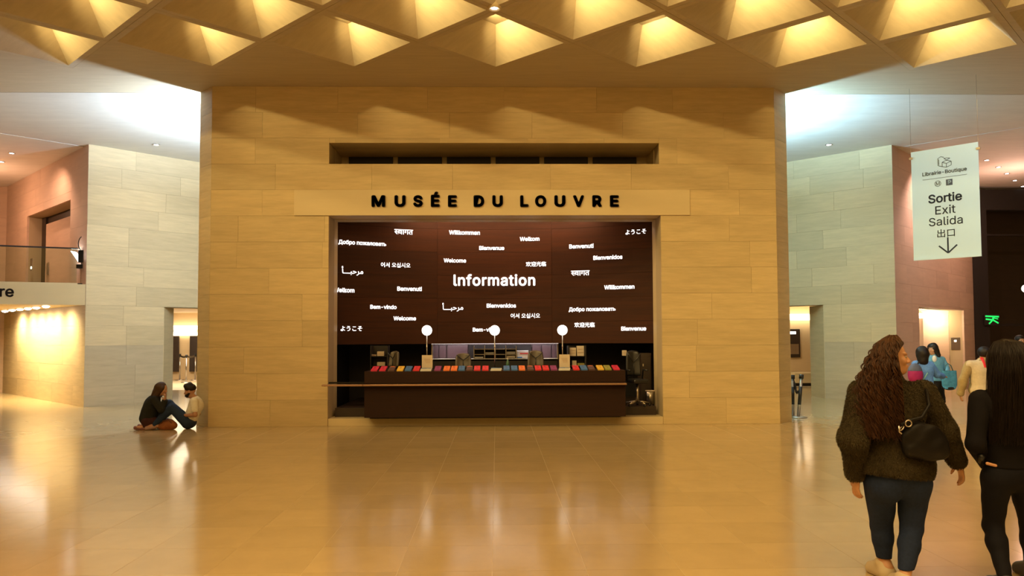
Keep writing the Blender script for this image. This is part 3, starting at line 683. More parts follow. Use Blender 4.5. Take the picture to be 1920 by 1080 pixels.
o = MB().tube([tB.lerp(tA, k/14.0) + V((0, 0, -.95*(k/14)**1.3*(1-(k/14))*1.6 - .02*(k % 2))) for k in range(15)], [.022 if k % 3 else .034 for k in range(15)], 6).build('loose_belt', M['black'], None, True)
reloc(o, tB); tag(o, 'black barrier belt sagging between the two posts by right pier', 'belt')

# ------------------------------------------------------------------ counter furniture
ords = ['first', 'second', 'third', 'fourth', 'fifth', 'sixth', 'seventh']
YG = CYF+.32
for i, (a, c) in enumerate(((800.5, 619.5), (927.5, 619.5), (1054.5, 619))):
    p = at(a, c, YG); e = empty('globe_lamp', (p.x, p.y, CT), ('left', 'middle', 'right')[i] + ' glowing white globe lamp on thin pole above the counter', 'lamp', 'globe lamps on the information counter')
    z_ = p.z-CT
    MB().sphere((0, 0, z_), .095, 28).build('globe', M['globe'], e, True)
    MB().tube([(0, 0, .01), (0, 0, z_-.09)], .009, 8).build('pole', M['steel'], e, True)
    MB().tube([(0, 0, z_*.55), (0, 0, z_*.55+.05)], .014, 8).build('joint_sleeve', M['steel'], e, True)
    MB().lathe([(.001, .012), (.07, .012), (.075, 0)], (0, 0, 0)).build('base', M['blackmetal'], e, True)
for i, a in enumerate((801, 1058.5)):
    p = at(a, 676, CYF+.22); e = empty('notice_stand', (p.x, p.y, CT), ('left', 'right')[i] + ' upright beige notice sheet standing on the counter', 'notice', 'notices on the information counter')
    MB().box((-.097, 0, .05), (.097, .008, .285)).build('sheet', M['paper'], e)
    MB().box((-.09, -.03, 0), (.09, .05, .05)).build('foot', M['steel'], e, bevel=.004)
    b_ = MB()
    for k in range(4): b_.box((-.06+.01*k, -.002, .21-.022*k), (.055, 0, .215-.022*k))
    b_.build('printed_lines', M['brass'], e)
PAL = dict(crimson=(.62, .02, .07), red=(.70, .025, .03), orange=(.85, .20, .03), blue=(.05, .16, .42), yellow=(.80, .48, .04), purple=(.26, .04, .18), olive=(.30, .30, .05), brown=(.10, .045, .03))
for k_, v_ in PAL.items(): M['leaf_'+k_] = mat('leaflet_'+k_, v_, .55)
M['leaf_sym'] = mat('leaflet_mark', (.09, .02, .03), .6)
LEAF = [('crimson',701),('crimson',716.5),('brown',733),('yellow',749.5),('blue',764.5),('red',780),('purple',820),('orange',837),('orange',851),('blue',865),('brown',880),('red',894.5),('red',910),
        ('blue',950),('blue',964.5),('orange',979),('brown',995),('red',1009.5),('red',1024),('purple',1039),('red',1081),('blue',1096),('brown',1110),('yellow',1127),('olive',1141),('crimson',1156.5)]
WHERE = ['at the counter\'s far left end', 'second from the counter\'s left end', 'third from the counter\'s left end', 'between brown and blue leaflets left of the left notice', 'second left of the left notice sheet', 'just left of the left notice sheet',
         'just right of the left notice sheet', 'beside the purple one right of left notice', 'left of the blue one before the left chair', 'in front of the left grey chair', 'with orange edge in front of left grey chair', 'left one of the red pair before the middle lamp', 'right one of the red pair before the middle lamp',
         'left one of blue pair right of the middle lamp', 'right one of blue pair right of the middle lamp', 'right of the blue pair past the middle lamp', 'with orange edge before the right grey chair', 'left one of red pair before the right grey chair', 'right one of red pair before the right grey chair', 'just left of the right notice sheet',
         'just right of the right notice sheet', 'second right of the right notice sheet', 'third right of the right notice sheet', 'left of the olive one near right end', 'between yellow and crimson near right end', 'at the counter\'s far right end']
for (cn, a), wh in zip(LEAF, WHERE):
    p = at(a, 694.5, CYF+.06); e = empty('leaflet_stack', (p.x, CYF+.06, CT), cn + ' leaflet stack ' + wh, 'leaflet', 'leaflets lined up along the information counter')
    tl = .06; dp = .30; hw = .056
    q = lambda x, d_, z_: (x, d_, z_+d_*tl/dp*1.0)
    MB().add([q(-hw,0,.0), q(hw,0,0), q(hw,dp,0), q(-hw,dp,0), q(-hw,0,.022), q(hw,0,.022), q(hw,dp,.022), q(-hw,dp,.022)], [(3,2,1,0),(4,5,6,7),(0,1,5,4),(1,2,6,5),(2,3,7,6),(3,0,4,7)]).build('sheets', M['leaf_'+cn], e)
    mk = MB(); pts = [(-.5, .62), (-.15, .70), (.12, .60), (.2, .45), (.05, .33), (-.2, .30)]
    if cn == 'brown':
        pts = [(-.7, .75), (.0, .82), (.7, .72)]
    for (x0, d0), (x1, d1) in zip(pts, pts[1:]):
        wd = .035 if cn != 'brown' else .05
        mk.add([q(x0*hw, d0*dp, .0235), q(x1*hw, d1*dp, .0235), q(x1*hw, (d1+wd*2.2)*dp, .0235), q(x0*hw, (d0+wd*2.2)*dp, .0235)], [(0, 1, 2, 3)])
    mk.build('curved_mark', M['leaf_sym'] if cn != 'brown' else M['leaf_orange'], e)
    if cn == 'brown': pass
for i, a in enumerate((799, 930, 1058)):
    p = at(a, 691, CYF+.1); e = empty('booklet_pile', (p.x, CYF+.02, CT), ('blue and white booklet pile at foot of the left notice', 'blue and white booklet pile at foot of middle globe lamp', 'blue and white booklet pile at foot of the right notice')[i], 'booklets', 'booklet piles on the information counter')
    b_ = MB()
    for k in range(3): b_.box((-.10+.006*k, 0, .016*k), (.095+.004*k, .16, .016*k+.013))
    b_.build('booklets', M['paper_white'], e)
    MB().box((-.085, .01, .047), (.02, .15, .052)).box((.03, .03, .047), (.085, .12, .052)).build('blue_cover', M['leaf_blue'], e)

# back cabinet lit by a strip
YB = 16.4
def bx(px0, px1, py0, py1, y0, y1):
    a = at(px0, py1, y0); c = at(px1, py0, y0); return ((a.x, y0, a.z), (c.x, y1, c.z))
bc = empty('back_cabinet', (at(928, 660, YB).x, YB, .3), 'low backlit cabinet of pigeonholes and doors under the wood wall', 'cabinet')
U(MB().box(*bx(808, 1048, 643.5, 720, YB+.36, YB+.5)), 'back_panel', M['mauve'], bc)
U(MB().box(*bx(810, 1046, 672, 674, YB-.05, YB+.4)), 'worktop', M['paper_white'], bc)
U(MB().box(*bx(811, 1045, 676, 740, YB, YB+.3)), 'lower_carcass', M['dark'], bc)
for a_ in (809, 1044.5): U(MB().box(*bx(a_, a_+2, 643.5, 673, YB, YB+.36)), 'side_post', M['steel'], bc)
U(MB().box(*bx(809, 1047, 642.8, 645, YB-.02, YB+.02)), 'light_strip', M['strip'], bc)
for a, c in ((812, 823), (824, 837), (998, 1015), (1016, 1034), (1035, 1044)):
    U(MB().box(*bx(a, c-.8, 647, 671, YB+.30, YB+.34)), 'door', M['mauve'], bc, bevel=.004)
U(MB().box(*bx(839, 877, 645.5, 671, YB+.28, YB+.33)), 'wide_door', M['mauve'], bc, bevel=.004)
U(MB().box(*bx(879, 996, 646, 672, YB+.3, YB+.34)), 'dark_back', M['dark'], bc)
for py in (654, 664, 672): U(MB().box(*bx(888, 968, py, py+1.3, YB, YB+.3)), 'shelf', M['steel'], bc)
for px_ in (888, 908, 928, 948, 967.5): U(MB().box(*bx(px_, px_+1.2, 648, 672, YB, YB+.3)), 'divider', M['steel'], bc)
lamp('AREA', 'cabinet_strip_light', at(928, 646, YB+.04), 7, (1, .85, .85), 2.6, (0, .35, -1), size_y=.03)
STUFF = [('paper_stack', 950, 966, 659, 663.5, 'paper_white', 'thin white paper stack in lower right pigeonhole'), ('paper_stack', 950, 966, 667, 671, 'paper', 'beige paper stack in the bottom right pigeonhole'),
         ('paper_stack', 910, 926, 660.5, 663.5, 'paper_white', 'flat white papers in a middle pigeonhole of the back cabinet'), ('paper_stack', 890, 906, 669, 671.5, 'paper_white', 'flat white papers in bottom left pigeonhole'),
         ('poster_card', 969, 991, 657.5, 671, 'paper_white', 'white card with red streak standing right of the pigeonholes')]
for nm, a, c, y0, y1, mm, lab in STUFF:
    p0_, p1_ = bx(a, c, y0, y1, YB+.05, YB+.22); o = MB().box(p0_, p1_).build(nm, M[mm], bevel=.003); reloc(o, ((p0_[0]+p1_[0])/2, YB+.1, p0_[2])); tag(o, lab, 'card' if nm == 'poster_card' else 'papers')
    if nm == 'poster_card':
        U(MB().box(*bx(975, 990, 662, 664, YB+.045, YB+.05)), 'red_streak', M['leaf_red'], o); U(MB().box(*bx(970, 979, 669, 671, YB+.045, YB+.05)), 'blue_corner', M['leaf_blue'], o)
o = MB().tube([(0, 0, 0), (0, 0, .12), (0, 0, .17), (0, 0, .2)], [.035, .035, .016, .014], 12).build('water_bottle', mat('green_bottle', (.06, .14, .09), .2), None, True)
p = at(952, 686, CYF+.6); o.location = (p.x, p.y, CT); tag(o, 'small green bottle behind the blue leaflet pair on the counter', 'bottle')
MB().lathe([(.017, .19), (.017, .215), (.001, .215)], (0, 0, 0), 12).build('cap', M['paper'], o)
# side shelves
def side_shelf(px0, px1, label, y):
    p = at((px0+px1)/2, 700, y); e = empty('side_shelf', (p.x, y, .3), label, 'shelf unit')
    b_ = MB().box(*bx(px0, px1, 648, 760, y+.3, y+.34)).box(*bx(px0, px0+1.5, 648, 760, y, y+.3)).box(*bx(px1-1.5, px1, 648, 760, y, y+.3))
    U(b_, 'carcass', M['dark'], e)
    for py in (667.5, 686, 720): U(MB().box(*bx(px0+1, px1-1, py, py+1.5, y, y+.3)), 'shelf', M['blackmetal'], e)
    return e
side_shelf(694, 727, 'dark open shelf unit at the left end of the niche', 15.1); side_shelf(1066, 1099, 'dark open shelf unit right of the lit back cabinet', 15.6)
for a, c, y0, y1, yy, lab, mm in ((707, 720, 659, 668, 15.2, 'beige box on upper shelf at the niche\'s left end', 'paper'), (695, 705, 664.8, 668, 15.2, 'flat pale papers on upper shelf at the niche\'s left end', 'paper'), (707, 722, 679, 686, 15.2, 'beige papers on lower shelf at the niche\'s left end', 'paper'),
                              (1068, 1080, 652, 667.5, 15.7, 'left beige binder on the shelf right of the lit cabinet', 'paper'), (1082, 1095, 648.5, 667.5, 15.7, 'right beige binder on the shelf right of the lit cabinet', 'paper'), (1073, 1081, 676, 686, 15.7, 'small beige file on lower shelf right of lit cabinet', 'paper'),
                              (1083, 1096, 681, 686, 15.7, 'olive papers on lower shelf right of lit cabinet', 'leaf_olive'), (1168, 1175, 657, 667, 15.3, 'small pale notice left of the tall dark chair', 'paper')):
    p0_, p1_ = bx(a, c, y0, y1, yy, yy+.12); o = MB().box(p0_, p1_).build('file_box', M[mm], bevel=.004); reloc(o, ((p0_[0]+p1_[0])/2, yy, p0_[2])); tag(o, lab, 'files')
    dz = p1_[2]-p0_[2]
    for k in (1, 2): U(MB().box((p0_[0]+.01, yy-.004, p0_[2]+dz*k/3), (p1_[0]-.01, yy, p0_[2]+dz*k/3+.006)), 'spine_line', M['brass'], o)

def office_chair(x, y, zs, zb, zt_, wd, yaw, label, m='leather', name='office_chair'):
    e = empty(name, (x, y, .30), label, 'chair'); e.rotation_euler.z = yaw
    zs -= .3; zb -= .3; zt_ -= .3
    # backrest faces -Y (toward camera) ; curved shell
    vs = []; n = 8; mrows = 8
    for j in range(mrows+1):
        v_ = j/mrows; hw_ = wd/2*(1.0-.22*v_**3); 
        for i in range(n+1):
            u = i/n*2-1; vs.append((u*hw_, .06+.05*v_-.05*(1-u*u)*0 - .05*u*u, zb+(zt_-zb)*v_ - .025*u*u*v_))
    fs = [(j*(n+1)+i, j*(n+1)+i+1, (j+1)*(n+1)+i+1, (j+1)*(n+1)+i) for j in range(mrows) for i in range(n)]
    o = mesh_obj('backrest', vs, fs, M[m], e, True); md = o.modifiers.new('solid', 'SOLIDIFY'); md.thickness = .05; md.offset = 0; bv = o.modifiers.new('sub', 'SUBSURF'); bv.levels = 1; bv.render_levels = 1
    h = zt_-zb
    MB().tube([(-wd*.40, -.035, zt_-h*.12), (-wd*.2, -.005, zt_-h*.33), (0, .005, zt_-h*.46), (wd*.2, -.005, zt_-h*.33), (wd*.40, -.035, zt_-h*.12)], .010, 6).tube([(0, .0, zt_-h*.46), (0, .0, zb+.02)], .007, 6).build('seam', M['black'], e, True)
    MB().box((-wd*.5, -.08-.36, zs-.04), (wd*.5, .06, zs+.04)).build('seat', M[m], e, bevel=.03)
    MB().tube([(0, -.18, .08), (0, -.18, zs-.04)], .03).build('column', M['steel'], e, True)
    for s in (-1, 1): MB().tube([(s*wd*.52, -.02, zs), (s*wd*.56, -.05, zs+.2), (s*wd*.56, -.28, zs+.2)], .018, 8).build('armrest', M['black'], e, True)
    for k in range(5):
        a = 2*math.pi*k/5; g_ = MB().tube([(0, -.18, .10), (.24*math.cos(a), -.18+.24*math.sin(a), .06)], [.022, .015], 6).build('base_spoke', M['steel'], e, True)
        MB().sphere((.24*math.cos(a), -.18+.24*math.sin(a), .03), .028, 10).build('caster', M['black'], g_, True)
    return e
def chair_px(a, c, y0, y1, Y, yaw, label, **k):
    x = (at(a, 670, Y).x+at(c, 670, Y).x)/2; zt2 = at(a, y0, Y).z; return office_chair(x, Y, .78, at(a, y1, Y).z, zt2, abs(at(c, 670, Y).x-at(a, 670, Y).x), yaw, label, **k)
chair_px(725, 747, 658, 688, 15.0, R(-28), 'grey leather office chair turned sideways behind counter\'s left end')
chair_px(853, 884, 662, 690, 15.1, R(3), 'grey leather office chair left of the middle globe lamp')
chair_px(989, 1020, 657, 688, 15.1, 0, 'grey leather office chair left of the right globe lamp')
chair_px(1174, 1203, 657, 705, 14.75, R(8), 'tall black drafting chair on platform at counter\'s right end', m='black', name='drafting_chair')
kb = empty('dark_locker', (at(1212, 700, 15.3).x, 15.3, .3), 'dark upright locker in the niche\'s right corner', 'locker')
U(MB().box(*bx(1203, 1221, 662, 759, 15.3, 15.7)), 'body', M['dark_brown'], kb, bevel=.006)
U(MB().box(*bx(1204, 1220, 666, 755, 15.27, 15.3)), 'door', M['dark_brown'], kb, bevel=.004)
U(MB().box(*bx(1205, 1207, 682, 687, 15.25, 15.27)), 'handle', M['steel'], kb)
o = MB().lathe([(.001, 0), (.07, 0), (.09, .26), (.08, .26), (.065, .02)], (0, 0, 0), 16).build('waste_bin', M['steel'], None, True); p = at(1221, 752, 15.0); o.location = (p.x-.02, 15.0, .30)
tag(o, 'small pale waste bin at the right jamb inside niche', 'bin'); MB().lathe([(.09, .25), (.097, .26), (.09, .27), (.082, .26)], (0, 0, 0), 16).build('rim', M['paper'], o, True)
lamp('AREA', 'niche_ceiling_light', (0, 14.9, 4.3), 10, (1, .75, .5), 3.0, (0, 0, -1), size_y=.3)
# ------------------------------------------------------------------ people: smooth bodies from blended volumes
def nrm(v): v = np.asarray(v, float); return v/np.linalg.norm(v)
def frame(u, f):
    """rows: right, forward, up"""
    u = nrm(u); f = np.asarray(f, float); f = nrm(f - u*np.dot(f, u)); r = np.cross(f, u); return np.array([r, f, u])
def cap(a, b, ra, rb, k=.03): return ('c', np.asarray(a, float), np.asarray(b, float), ra, rb, k)
def ell(c, Rm, r, k=.03): return ('e', np.asarray(c, float), Rm, np.asarray(r, float), k)
def surface(prims, vox, cuts=(), wrinkle=0.0, wfreq=18.0, carve=()):
    lo = np.full(3, 1e9); hi = -lo
    for p in prims:
        if p[0] == 'c':
            for q, r_ in ((p[1], p[3]), (p[2], p[4])): lo = np.minimum(lo, q-r_); hi = np.maximum(hi, q+r_)
        else: m_ = p[3].max(); lo = np.minimum(lo, p[1]-m_); hi = np.maximum(hi, p[1]+m_)
    lo -= vox*4; hi += vox*4; n = np.ceil((hi-lo)/vox).astype(int)+1
    ax = [lo[i]+vox*np.arange(n[i]) for i in range(3)]; F = np.full(n, .2, np.float32)
    def dist(p, X, Y, Z):
        if p[0] == 'c':
            a, b, ra, rb = p[1:5]; d = b-a; L2 = max(1e-9, d@d)
            t = np.clip(((X-a[0])*d[0]+(Y-a[1])*d[1]+(Z-a[2])*d[2])/L2, 0, 1)
            return np.sqrt((X-a[0]-t*d[0])**2+(Y-a[1]-t*d[1])**2+(Z-a[2]-t*d[2])**2) - (ra+(rb-ra)*t)
        c, Rm, r_ = p[1:4]; q = [(Rm[i][0]*(X-c[0])+Rm[i][1]*(Y-c[1])+Rm[i][2]*(Z-c[2])) for i in range(3)]
        k0 = np.sqrt(sum((q[i]/r_[i])**2 for i in range(3)))+1e-6; k1 = np.sqrt(sum((q[i]/r_[i]**2)**2 for i in range(3)))+1e-6
        return k0*(k0-1)/k1
    def box(p, pad):
        if p[0] == 'c': a = np.minimum(p[1]-p[3], p[2]-p[4]); b = np.maximum(p[1]+p[3], p[2]+p[4])
        else: a = p[1]-p[3].max(); b = p[1]+p[3].max()
        i0 = np.clip(np.floor((a-pad-lo)/vox).astype(int), 0, n); i1 = np.clip(np.ceil((b+pad-lo)/vox).astype(int)+1, 0, n)
        s = tuple(slice(i0[i], i1[i]) for i in range(3)); return s, ax[0][s[0]][:, None, None], ax[1][s[1]][None, :, None], ax[2][s[2]][None, None, :]
    for p in prims:
        k = p[-1]; s, X, Y, Z = box(p, k*1.2+3*vox); d = dist(p, X, Y, Z); f = F[s]
        h = np.maximum(k-np.abs(f-d), 0)/k; F[s] = np.minimum(f, d) - h*h*k/4
    for p in carve:
        k = p[-1]; s, X, Y, Z = box(p, k*1.2+3*vox); d = -dist(p, X, Y, Z); f = F[s]
        h = np.maximum(k-np.abs(f-d), 0)/k; F[s] = np.maximum(f, d) + h*h*k/4
    X, Y, Z = ax[0][:, None, None], ax[1][None, :, None], ax[2][None, None, :]
    if wrinkle:
        w1 = np.sin(wfreq*(Z+.6*X)+3*np.sin(7*Y+5*X)); w2 = np.sin(wfreq*1.7*(Z*.8-X*.5+Y*.7)+2*np.sin(9*X+4*Z))
        F = F + wrinkle*(w1*.6+w2*.4).astype(np.float32)
    for pt, no in cuts:
        no = nrm(no); F = np.maximum(F, ((X-pt[0])*no[0]+(Y-pt[1])*no[1]+(Z-pt[2])*no[2]).astype(np.float32))
    # surface nets
    S = F < 0; c = np.zeros(np.array(S.shape)-1, np.int8)
    for dx in (0, 1):
        for dy in (0, 1):
            for dz in (0, 1): c += S[dx:S.shape[0]-1+dx, dy:S.shape[1]-1+dy, dz:S.shape[2]-1+dz]
    I = np.argwhere((c > 0) & (c < 8)); idx = np.full(c.shape, -1, np.int32); idx[I[:, 0], I[:, 1], I[:, 2]] = np.arange(len(I))
    acc = np.zeros((len(I), 3)); cnt = np.zeros(len(I)); cr = [(a, b, d) for a in (0, 1) for b in (0, 1) for d in (0, 1)]
    val = {q: F[I[:, 0]+q[0], I[:, 1]+q[1], I[:, 2]+q[2]] for q in cr}
    for q in cr:
        for a in range(3):
            if q[a] == 0:
                q2 = list(q); q2[a] = 1; q2 = tuple(q2); f0, f1 = val[q], val[q2]; m_ = (f0 < 0) != (f1 < 0)
                t = np.where(m_, f0/np.where(m_, f0-f1, 1), 0); pos = np.array(q, float)[None, :].repeat(len(I), 0); pos[:, a] += t
                acc += pos*m_[:, None]; cnt += m_
    P = lo + (I + acc/cnt[:, None])*vox; Q = []
    for a in range(3):
        b, d = (a+1) % 3, (a+2) % 3; s0 = [slice(None)]*3; s1 = [slice(None)]*3; s0[a] = slice(0, -1); s1[a] = slice(1, None)
        A, B = S[tuple(s0)], S[tuple(s1)]; E_ = np.argwhere(A != B); ok = np.all(E_ > 0, axis=1); E_ = E_[ok]; inside = A[E_[:, 0], E_[:, 1], E_[:, 2]]
        def g_(db, dd):
            e = E_.copy(); e[:, b] -= db; e[:, d] -= dd; e = np.minimum(e, np.array(idx.shape)-1); return idx[e[:, 0], e[:, 1], e[:, 2]]
        q = np.stack([g_(1, 1), g_(0, 1), g_(0, 0), g_(1, 0)], 1); q[~inside] = q[~inside][:, ::-1]; Q.append(q)
    Q = np.concatenate(Q); Q = Q[(Q >= 0).all(1)]
    return P, Q
def fast_mesh(name, P, Q, m, parent=None, smooth=True):
    me = bpy.data.meshes.new(name); n = Q.shape[1]
    me.vertices.add(len(P)); me.vertices.foreach_set('co', P.astype(np.float32).ravel())
    me.loops.add(Q.size); me.loops.foreach_set('vertex_index', Q.astype(np.int32).ravel())
    me.polygons.add(len(Q)); me.polygons.foreach_set('loop_start', np.arange(0, Q.size, n, dtype=np.int32)); 
    me.update(calc_edges=True); me.validate()
    me.polygons.foreach_set('use_smooth', np.ones(len(me.polygons), bool) if smooth else np.zeros(len(me.polygons), bool))
    if m: me.materials.append(m)
    o = bpy.data.objects.new(name, me); COL.objects.link(o)
    if parent: o.parent = parent
    return o
def hand(w_, d, n, side, s=1.0, curl=.5, spread=.12):
    """palm and five fingers; w_ wrist, d finger direction, n palm normal, side = +1 when the thumb is on d x n"""
    d = nrm(d); n = nrm(np.asarray(n, float)-d*np.dot(n, d)); l = np.cross(d, n)*side; w_ = np.asarray(w_, float); out = []
    pc = w_+d*.050*s; out.append(ell(pc, np.array([l, n, d]), (.040*s, .0155*s, .052*s), .012)); out.append(cap(w_-d*.01*s, w_+d*.02*s, .026*s, .025*s, .02))
    for i, (o_, L) in enumerate(((.029, .070), (.010, .080), (-.010, .074), (-.028, .058))):
        p = w_+d*.088*s+l*o_*s*.95; a = l*(o_*spread*8); dd = nrm(d+a); ang = .25*curl+.1*i*curl
        for j, (fr, r0, r1) in enumerate(((.45, .0095, .0088), (.30, .0088, .0078), (.25, .0078, .0062))):
            dd2 = nrm(dd*math.cos(ang)+n*math.sin(ang)); q = p+dd2*L*fr*s; out.append(cap(p, q, r0*s, r1*s, .004)); p = q; ang += .75*curl
    p = w_+d*.028*s+l*.028*s; dd = nrm(d*.65+l*.75+n*.35)
    for L, r0, r1 in ((.036, .0135, .0115), (.030, .011, .0095), (.024, .0095, .007)):
        q = p+dd*L*s; out.append(cap(p, q, r0*s, r1*s, .008)); p = q; dd = nrm(dd+d*.35+n*.15)
    return out
def head_prims(hc, up, face, s):
    Fm = frame(up, face); r, f, u = Fm; g = lambda x, y, z: np.asarray(hc)+(r*x+f*y+u*z)*s
    out = [ell(g(0, -.012, .028), Fm, (.073*s, .092*s, .090*s), .02), ell(g(0, .022, -.045), Fm, (.054*s, .062*s, .062*s), .04), cap(g(0, .060, -.088), g(0, .066, -.085), .022*s, .020*s, .03),
           cap(g(0, .086, .006), g(0, .103, -.022), .008*s, .0105*s, .012), cap(g(-.010, .094, -.028), g(.010, .094, -.028), .009*s, .009*s, .008),
           cap(g(-.020, .083, -.053), g(.020, .083, -.053), .0085*s, .0085*s, .006), cap(g(-.017, .082, -.063), g(.017, .082, -.063), .009*s, .009*s, .006),
           cap(g(-.045, .070, .030), g(-.015, .083, .026), .008*s, .008*s, .012), cap(g(.045, .070, .030), g(.015, .083, .026), .008*s, .008*s, .012),
           ell(g(-.040, .062, -.020), Fm, (.022*s, .02*s, .022*s), .02), ell(g(.040, .062, -.020), Fm, (.022*s, .02*s, .022*s), .02)]
    for sx in (-1, 1):
        out += [ell(g(sx*.076, -.005, -.005), Fm, (.010*s, .020*s, .032*s), .006), ell(g(sx*.072, .002, -.03), Fm, (.009*s, .012*s, .014*s), .006)]
    carve = [ell(g(sx*.031, .088, .006), Fm, (.016*s, .012*s, .011*s), .010) for sx in (-1, 1)]
    return out, carve, g
def torso(J, s, infl=0.0, hip=1.0, chest=1.0, belly=1.0):
    u = nrm(np.subtract(J['chest'], J['pelvis'])); r = nrm(np.subtract(J['sr'], J['sl'])); Fm = frame(u, np.cross(u, r)); rh = nrm(np.subtract(J['hr'], J['hl']))
    Fh = frame(J.get('hipup', u), np.cross(J.get('hipup', u), rh)); mid = (np.asarray(J['pelvis'])+np.asarray(J['chest']))/2
    e = lambda c, Rm, a, b, d, k=.07: ell(c, Rm, (a*s+infl, b*s+infl, d*s+infl*.6), k)
    return [e(J['pelvis'], Fh, .160*hip, .115*hip, .115), e(mid, Fm, .125*belly, .095*belly, .14), e(J['chest'], Fm, .150*chest, .105*chest, .155),
            cap(J['sl'], J['sr'], .052*s+infl*.8, .052*s+infl*.8, .06), cap(J['chest'], J['neck'], .09*s+infl*.7, .055*s+infl*.5, .06)], Fm
def arms(J, s, infl=0.0, to=1.0, fat=1.0):
    o = []
    for q in 'lr':
        S_, E_, W_ = [np.asarray(J[a+q], float) for a in ('s', 'e', 'w')]
        o += [cap(S_, E_, .050*s*fat+infl, .038*s*fat+infl, .03), cap(E_, E_+(W_-E_)*to, .039*s*fat+infl, .026*s*fat+infl, .02)]
    return o
def legs(J, s, infl=0.0, fat=1.0, to=1.0, k=.03):
    o = []
    for q in 'lr':
        Hp, K, A = [np.asarray(J[a+q], float) for a in ('h', 'k', 'a')]
        bk = np.cross(nrm(A-K), nrm(np.cross(nrm(K-Hp)+1e-3, np.array(J['face_dir'])*1.0+1e-3)))
        o += [cap(Hp, K, .086*s*fat+infl, .054*s*fat+infl, k), cap(K, K+(A-K)*.35, .053*s*fat+infl, .054*s*fat**.8+infl, k), cap(K+(A-K)*.3, K+(A-K)*to, .053*s*fat**.8+infl, .035*s+infl, k)]
    return o
def foot(J, q, s, infl=0.0):
    A = np.asarray(J['a'+q], float); T = np.asarray(J['t'+q], float); d = nrm(T-A); heel = A-d*.045*s+np.array((0, 0, -.045*s)) if abs(d[2]) < .8 else A
    return [cap(A, heel, .036*s+infl, .034*s+infl, .03), cap(heel, T, .034*s+infl, .026*s+infl, .03), cap((A+T)/2, T, .036*s+infl, .028*s+infl, .03)]
SKIN = mat('skin', (.52, .27, .15), .5); SKIN_D = mat('skin_darker_tone', (.42, .21, .12), .5)  # second tone is the darker skin of the seated man
for m_ in (): pass
EYEW = mat('eye_white', (.40, .34, .28), .4); EYEB = mat('eye_iris', (.03, .015, .01), .2); LIP = mat('lips', (.42, .12, .09), .45)
def cloth(name, col, rough=.85, freq=30, amt=.12, bump=.002):
    m_ = grain(mat(name, col, rough), col, (1, 1, 1), freq, amt, 0, bump); m_.node_tree.nodes['Principled BSDF'].inputs['Specular IOR Level'].default_value = .2; return m_
def hairmat(name, col):
    m_ = mat(name, col, .5); m_.node_tree.nodes['Principled BSDF'].inputs['Specular IOR Level'].default_value = .28; return m_
def rooted(o, J, z=0.0):
    c = np.asarray(J['pelvis'], float); loc = V((c[0], c[1], z)); o.data.transform(Matrix.Translation(-loc)); o.location = loc; return loc
def person(name_label, J, s, vox, up=(0, 0, 1), face=(0, 1, 0), hands=None, fat=1.0, skin=SKIN, group=None, z=0.0, hip=1.0, belly=1.0):
    J['face_dir'] = face
    hp, carve, g = head_prims(J['head'], up, face, s)
    pr, Fm = torso(J, s, 0, hip*.96, 1, belly*.96); pr += arms(J, s*.96) + legs(J, s*.94, 0, fat)
    for q in 'lr': pr += foot(J, q, s*.92)
    pr += [cap(J['neck'], np.asarray(J['head'])-nrm(up)*.07*s-nrm(face)*.015*s, .052*s, .05*s, .03)] + hp
    for q in 'lr':
        if hands and q in hands: pr += hand(J['w'+q], *hands[q][:2], hands[q][2], s, *(hands[q][3:]))
    P, Q = surface(pr, vox, carve=carve)
    o = fast_mesh('person', P, Q, skin); o['label'] = name_label; o['category'] = 'person'
    if group: o['group'] = group
    loc = rooted(o, J, z)
    Fh = frame(up, face); em = MB(); im = MB()
    for sx in (-1, 1):
        em.sphere(g(sx*.031, .0725, .006), .0115*s, 12); im.sphere(g(sx*.031, .0785, .005), .0068*s, 8)
    e = under(em.build('eyes', EYEW, None, True), o); under(im.build('irises', EYEB, None, True), o)
    lm = MB().tube([g(-.02, .088, -.057), g(-.008, .0925, -.055), g(.008, .0925, -.055), g(.02, .088, -.057)], .004*s, 6); under(lm.build('lips', LIP, None, True), o)
    o['_s'] = s
    return o
def wear(o, name, prims, vox, m, cuts=(), wrinkle=0.0, wfreq=18, carve=(), label=None):
    P, Q = surface(prims, vox, cuts, wrinkle, wfreq, carve); c = under(fast_mesh(name, P, Q, m), o)
    if label: c['label'] = label
    return c
def strands(o, name, guides, rad, m, n=4, label=None):
    """guides: list of (k,3) arrays -> thin tapering tubes in one mesh"""
    VV = []; QQ = []; base = 0
    for G in guides:
        k = len(G); t = np.gradient(G, axis=0); t /= np.linalg.norm(t, axis=1)[:, None]+1e-9
        ref = np.array((.3, .9, .2)); a = np.cross(t, ref); a /= np.linalg.norm(a, axis=1)[:, None]+1e-9; b = np.cross(t, a)
        rr = rad*np.linspace(1, .45, k)[:, None]
        R_ = [G+(a*math.cos(2*math.pi*i/n)+b*math.sin(2*math.pi*i/n))*rr for i in range(n)]
        VV.append(np.stack(R_, 1).reshape(-1, 3)); j = np.arange(k-1)[:, None]*n; i = np.arange(n)[None, :]; i2 = (i+1) % n
        QQ.append(np.stack([j+i, j+i2, j+n+i2, j+n+i], -1).reshape(-1, 4)+base); base += k*n
    c = under(fast_mesh(name, np.concatenate(VV), np.concatenate(QQ), m), o)
    if label: c['label'] = label
    return c
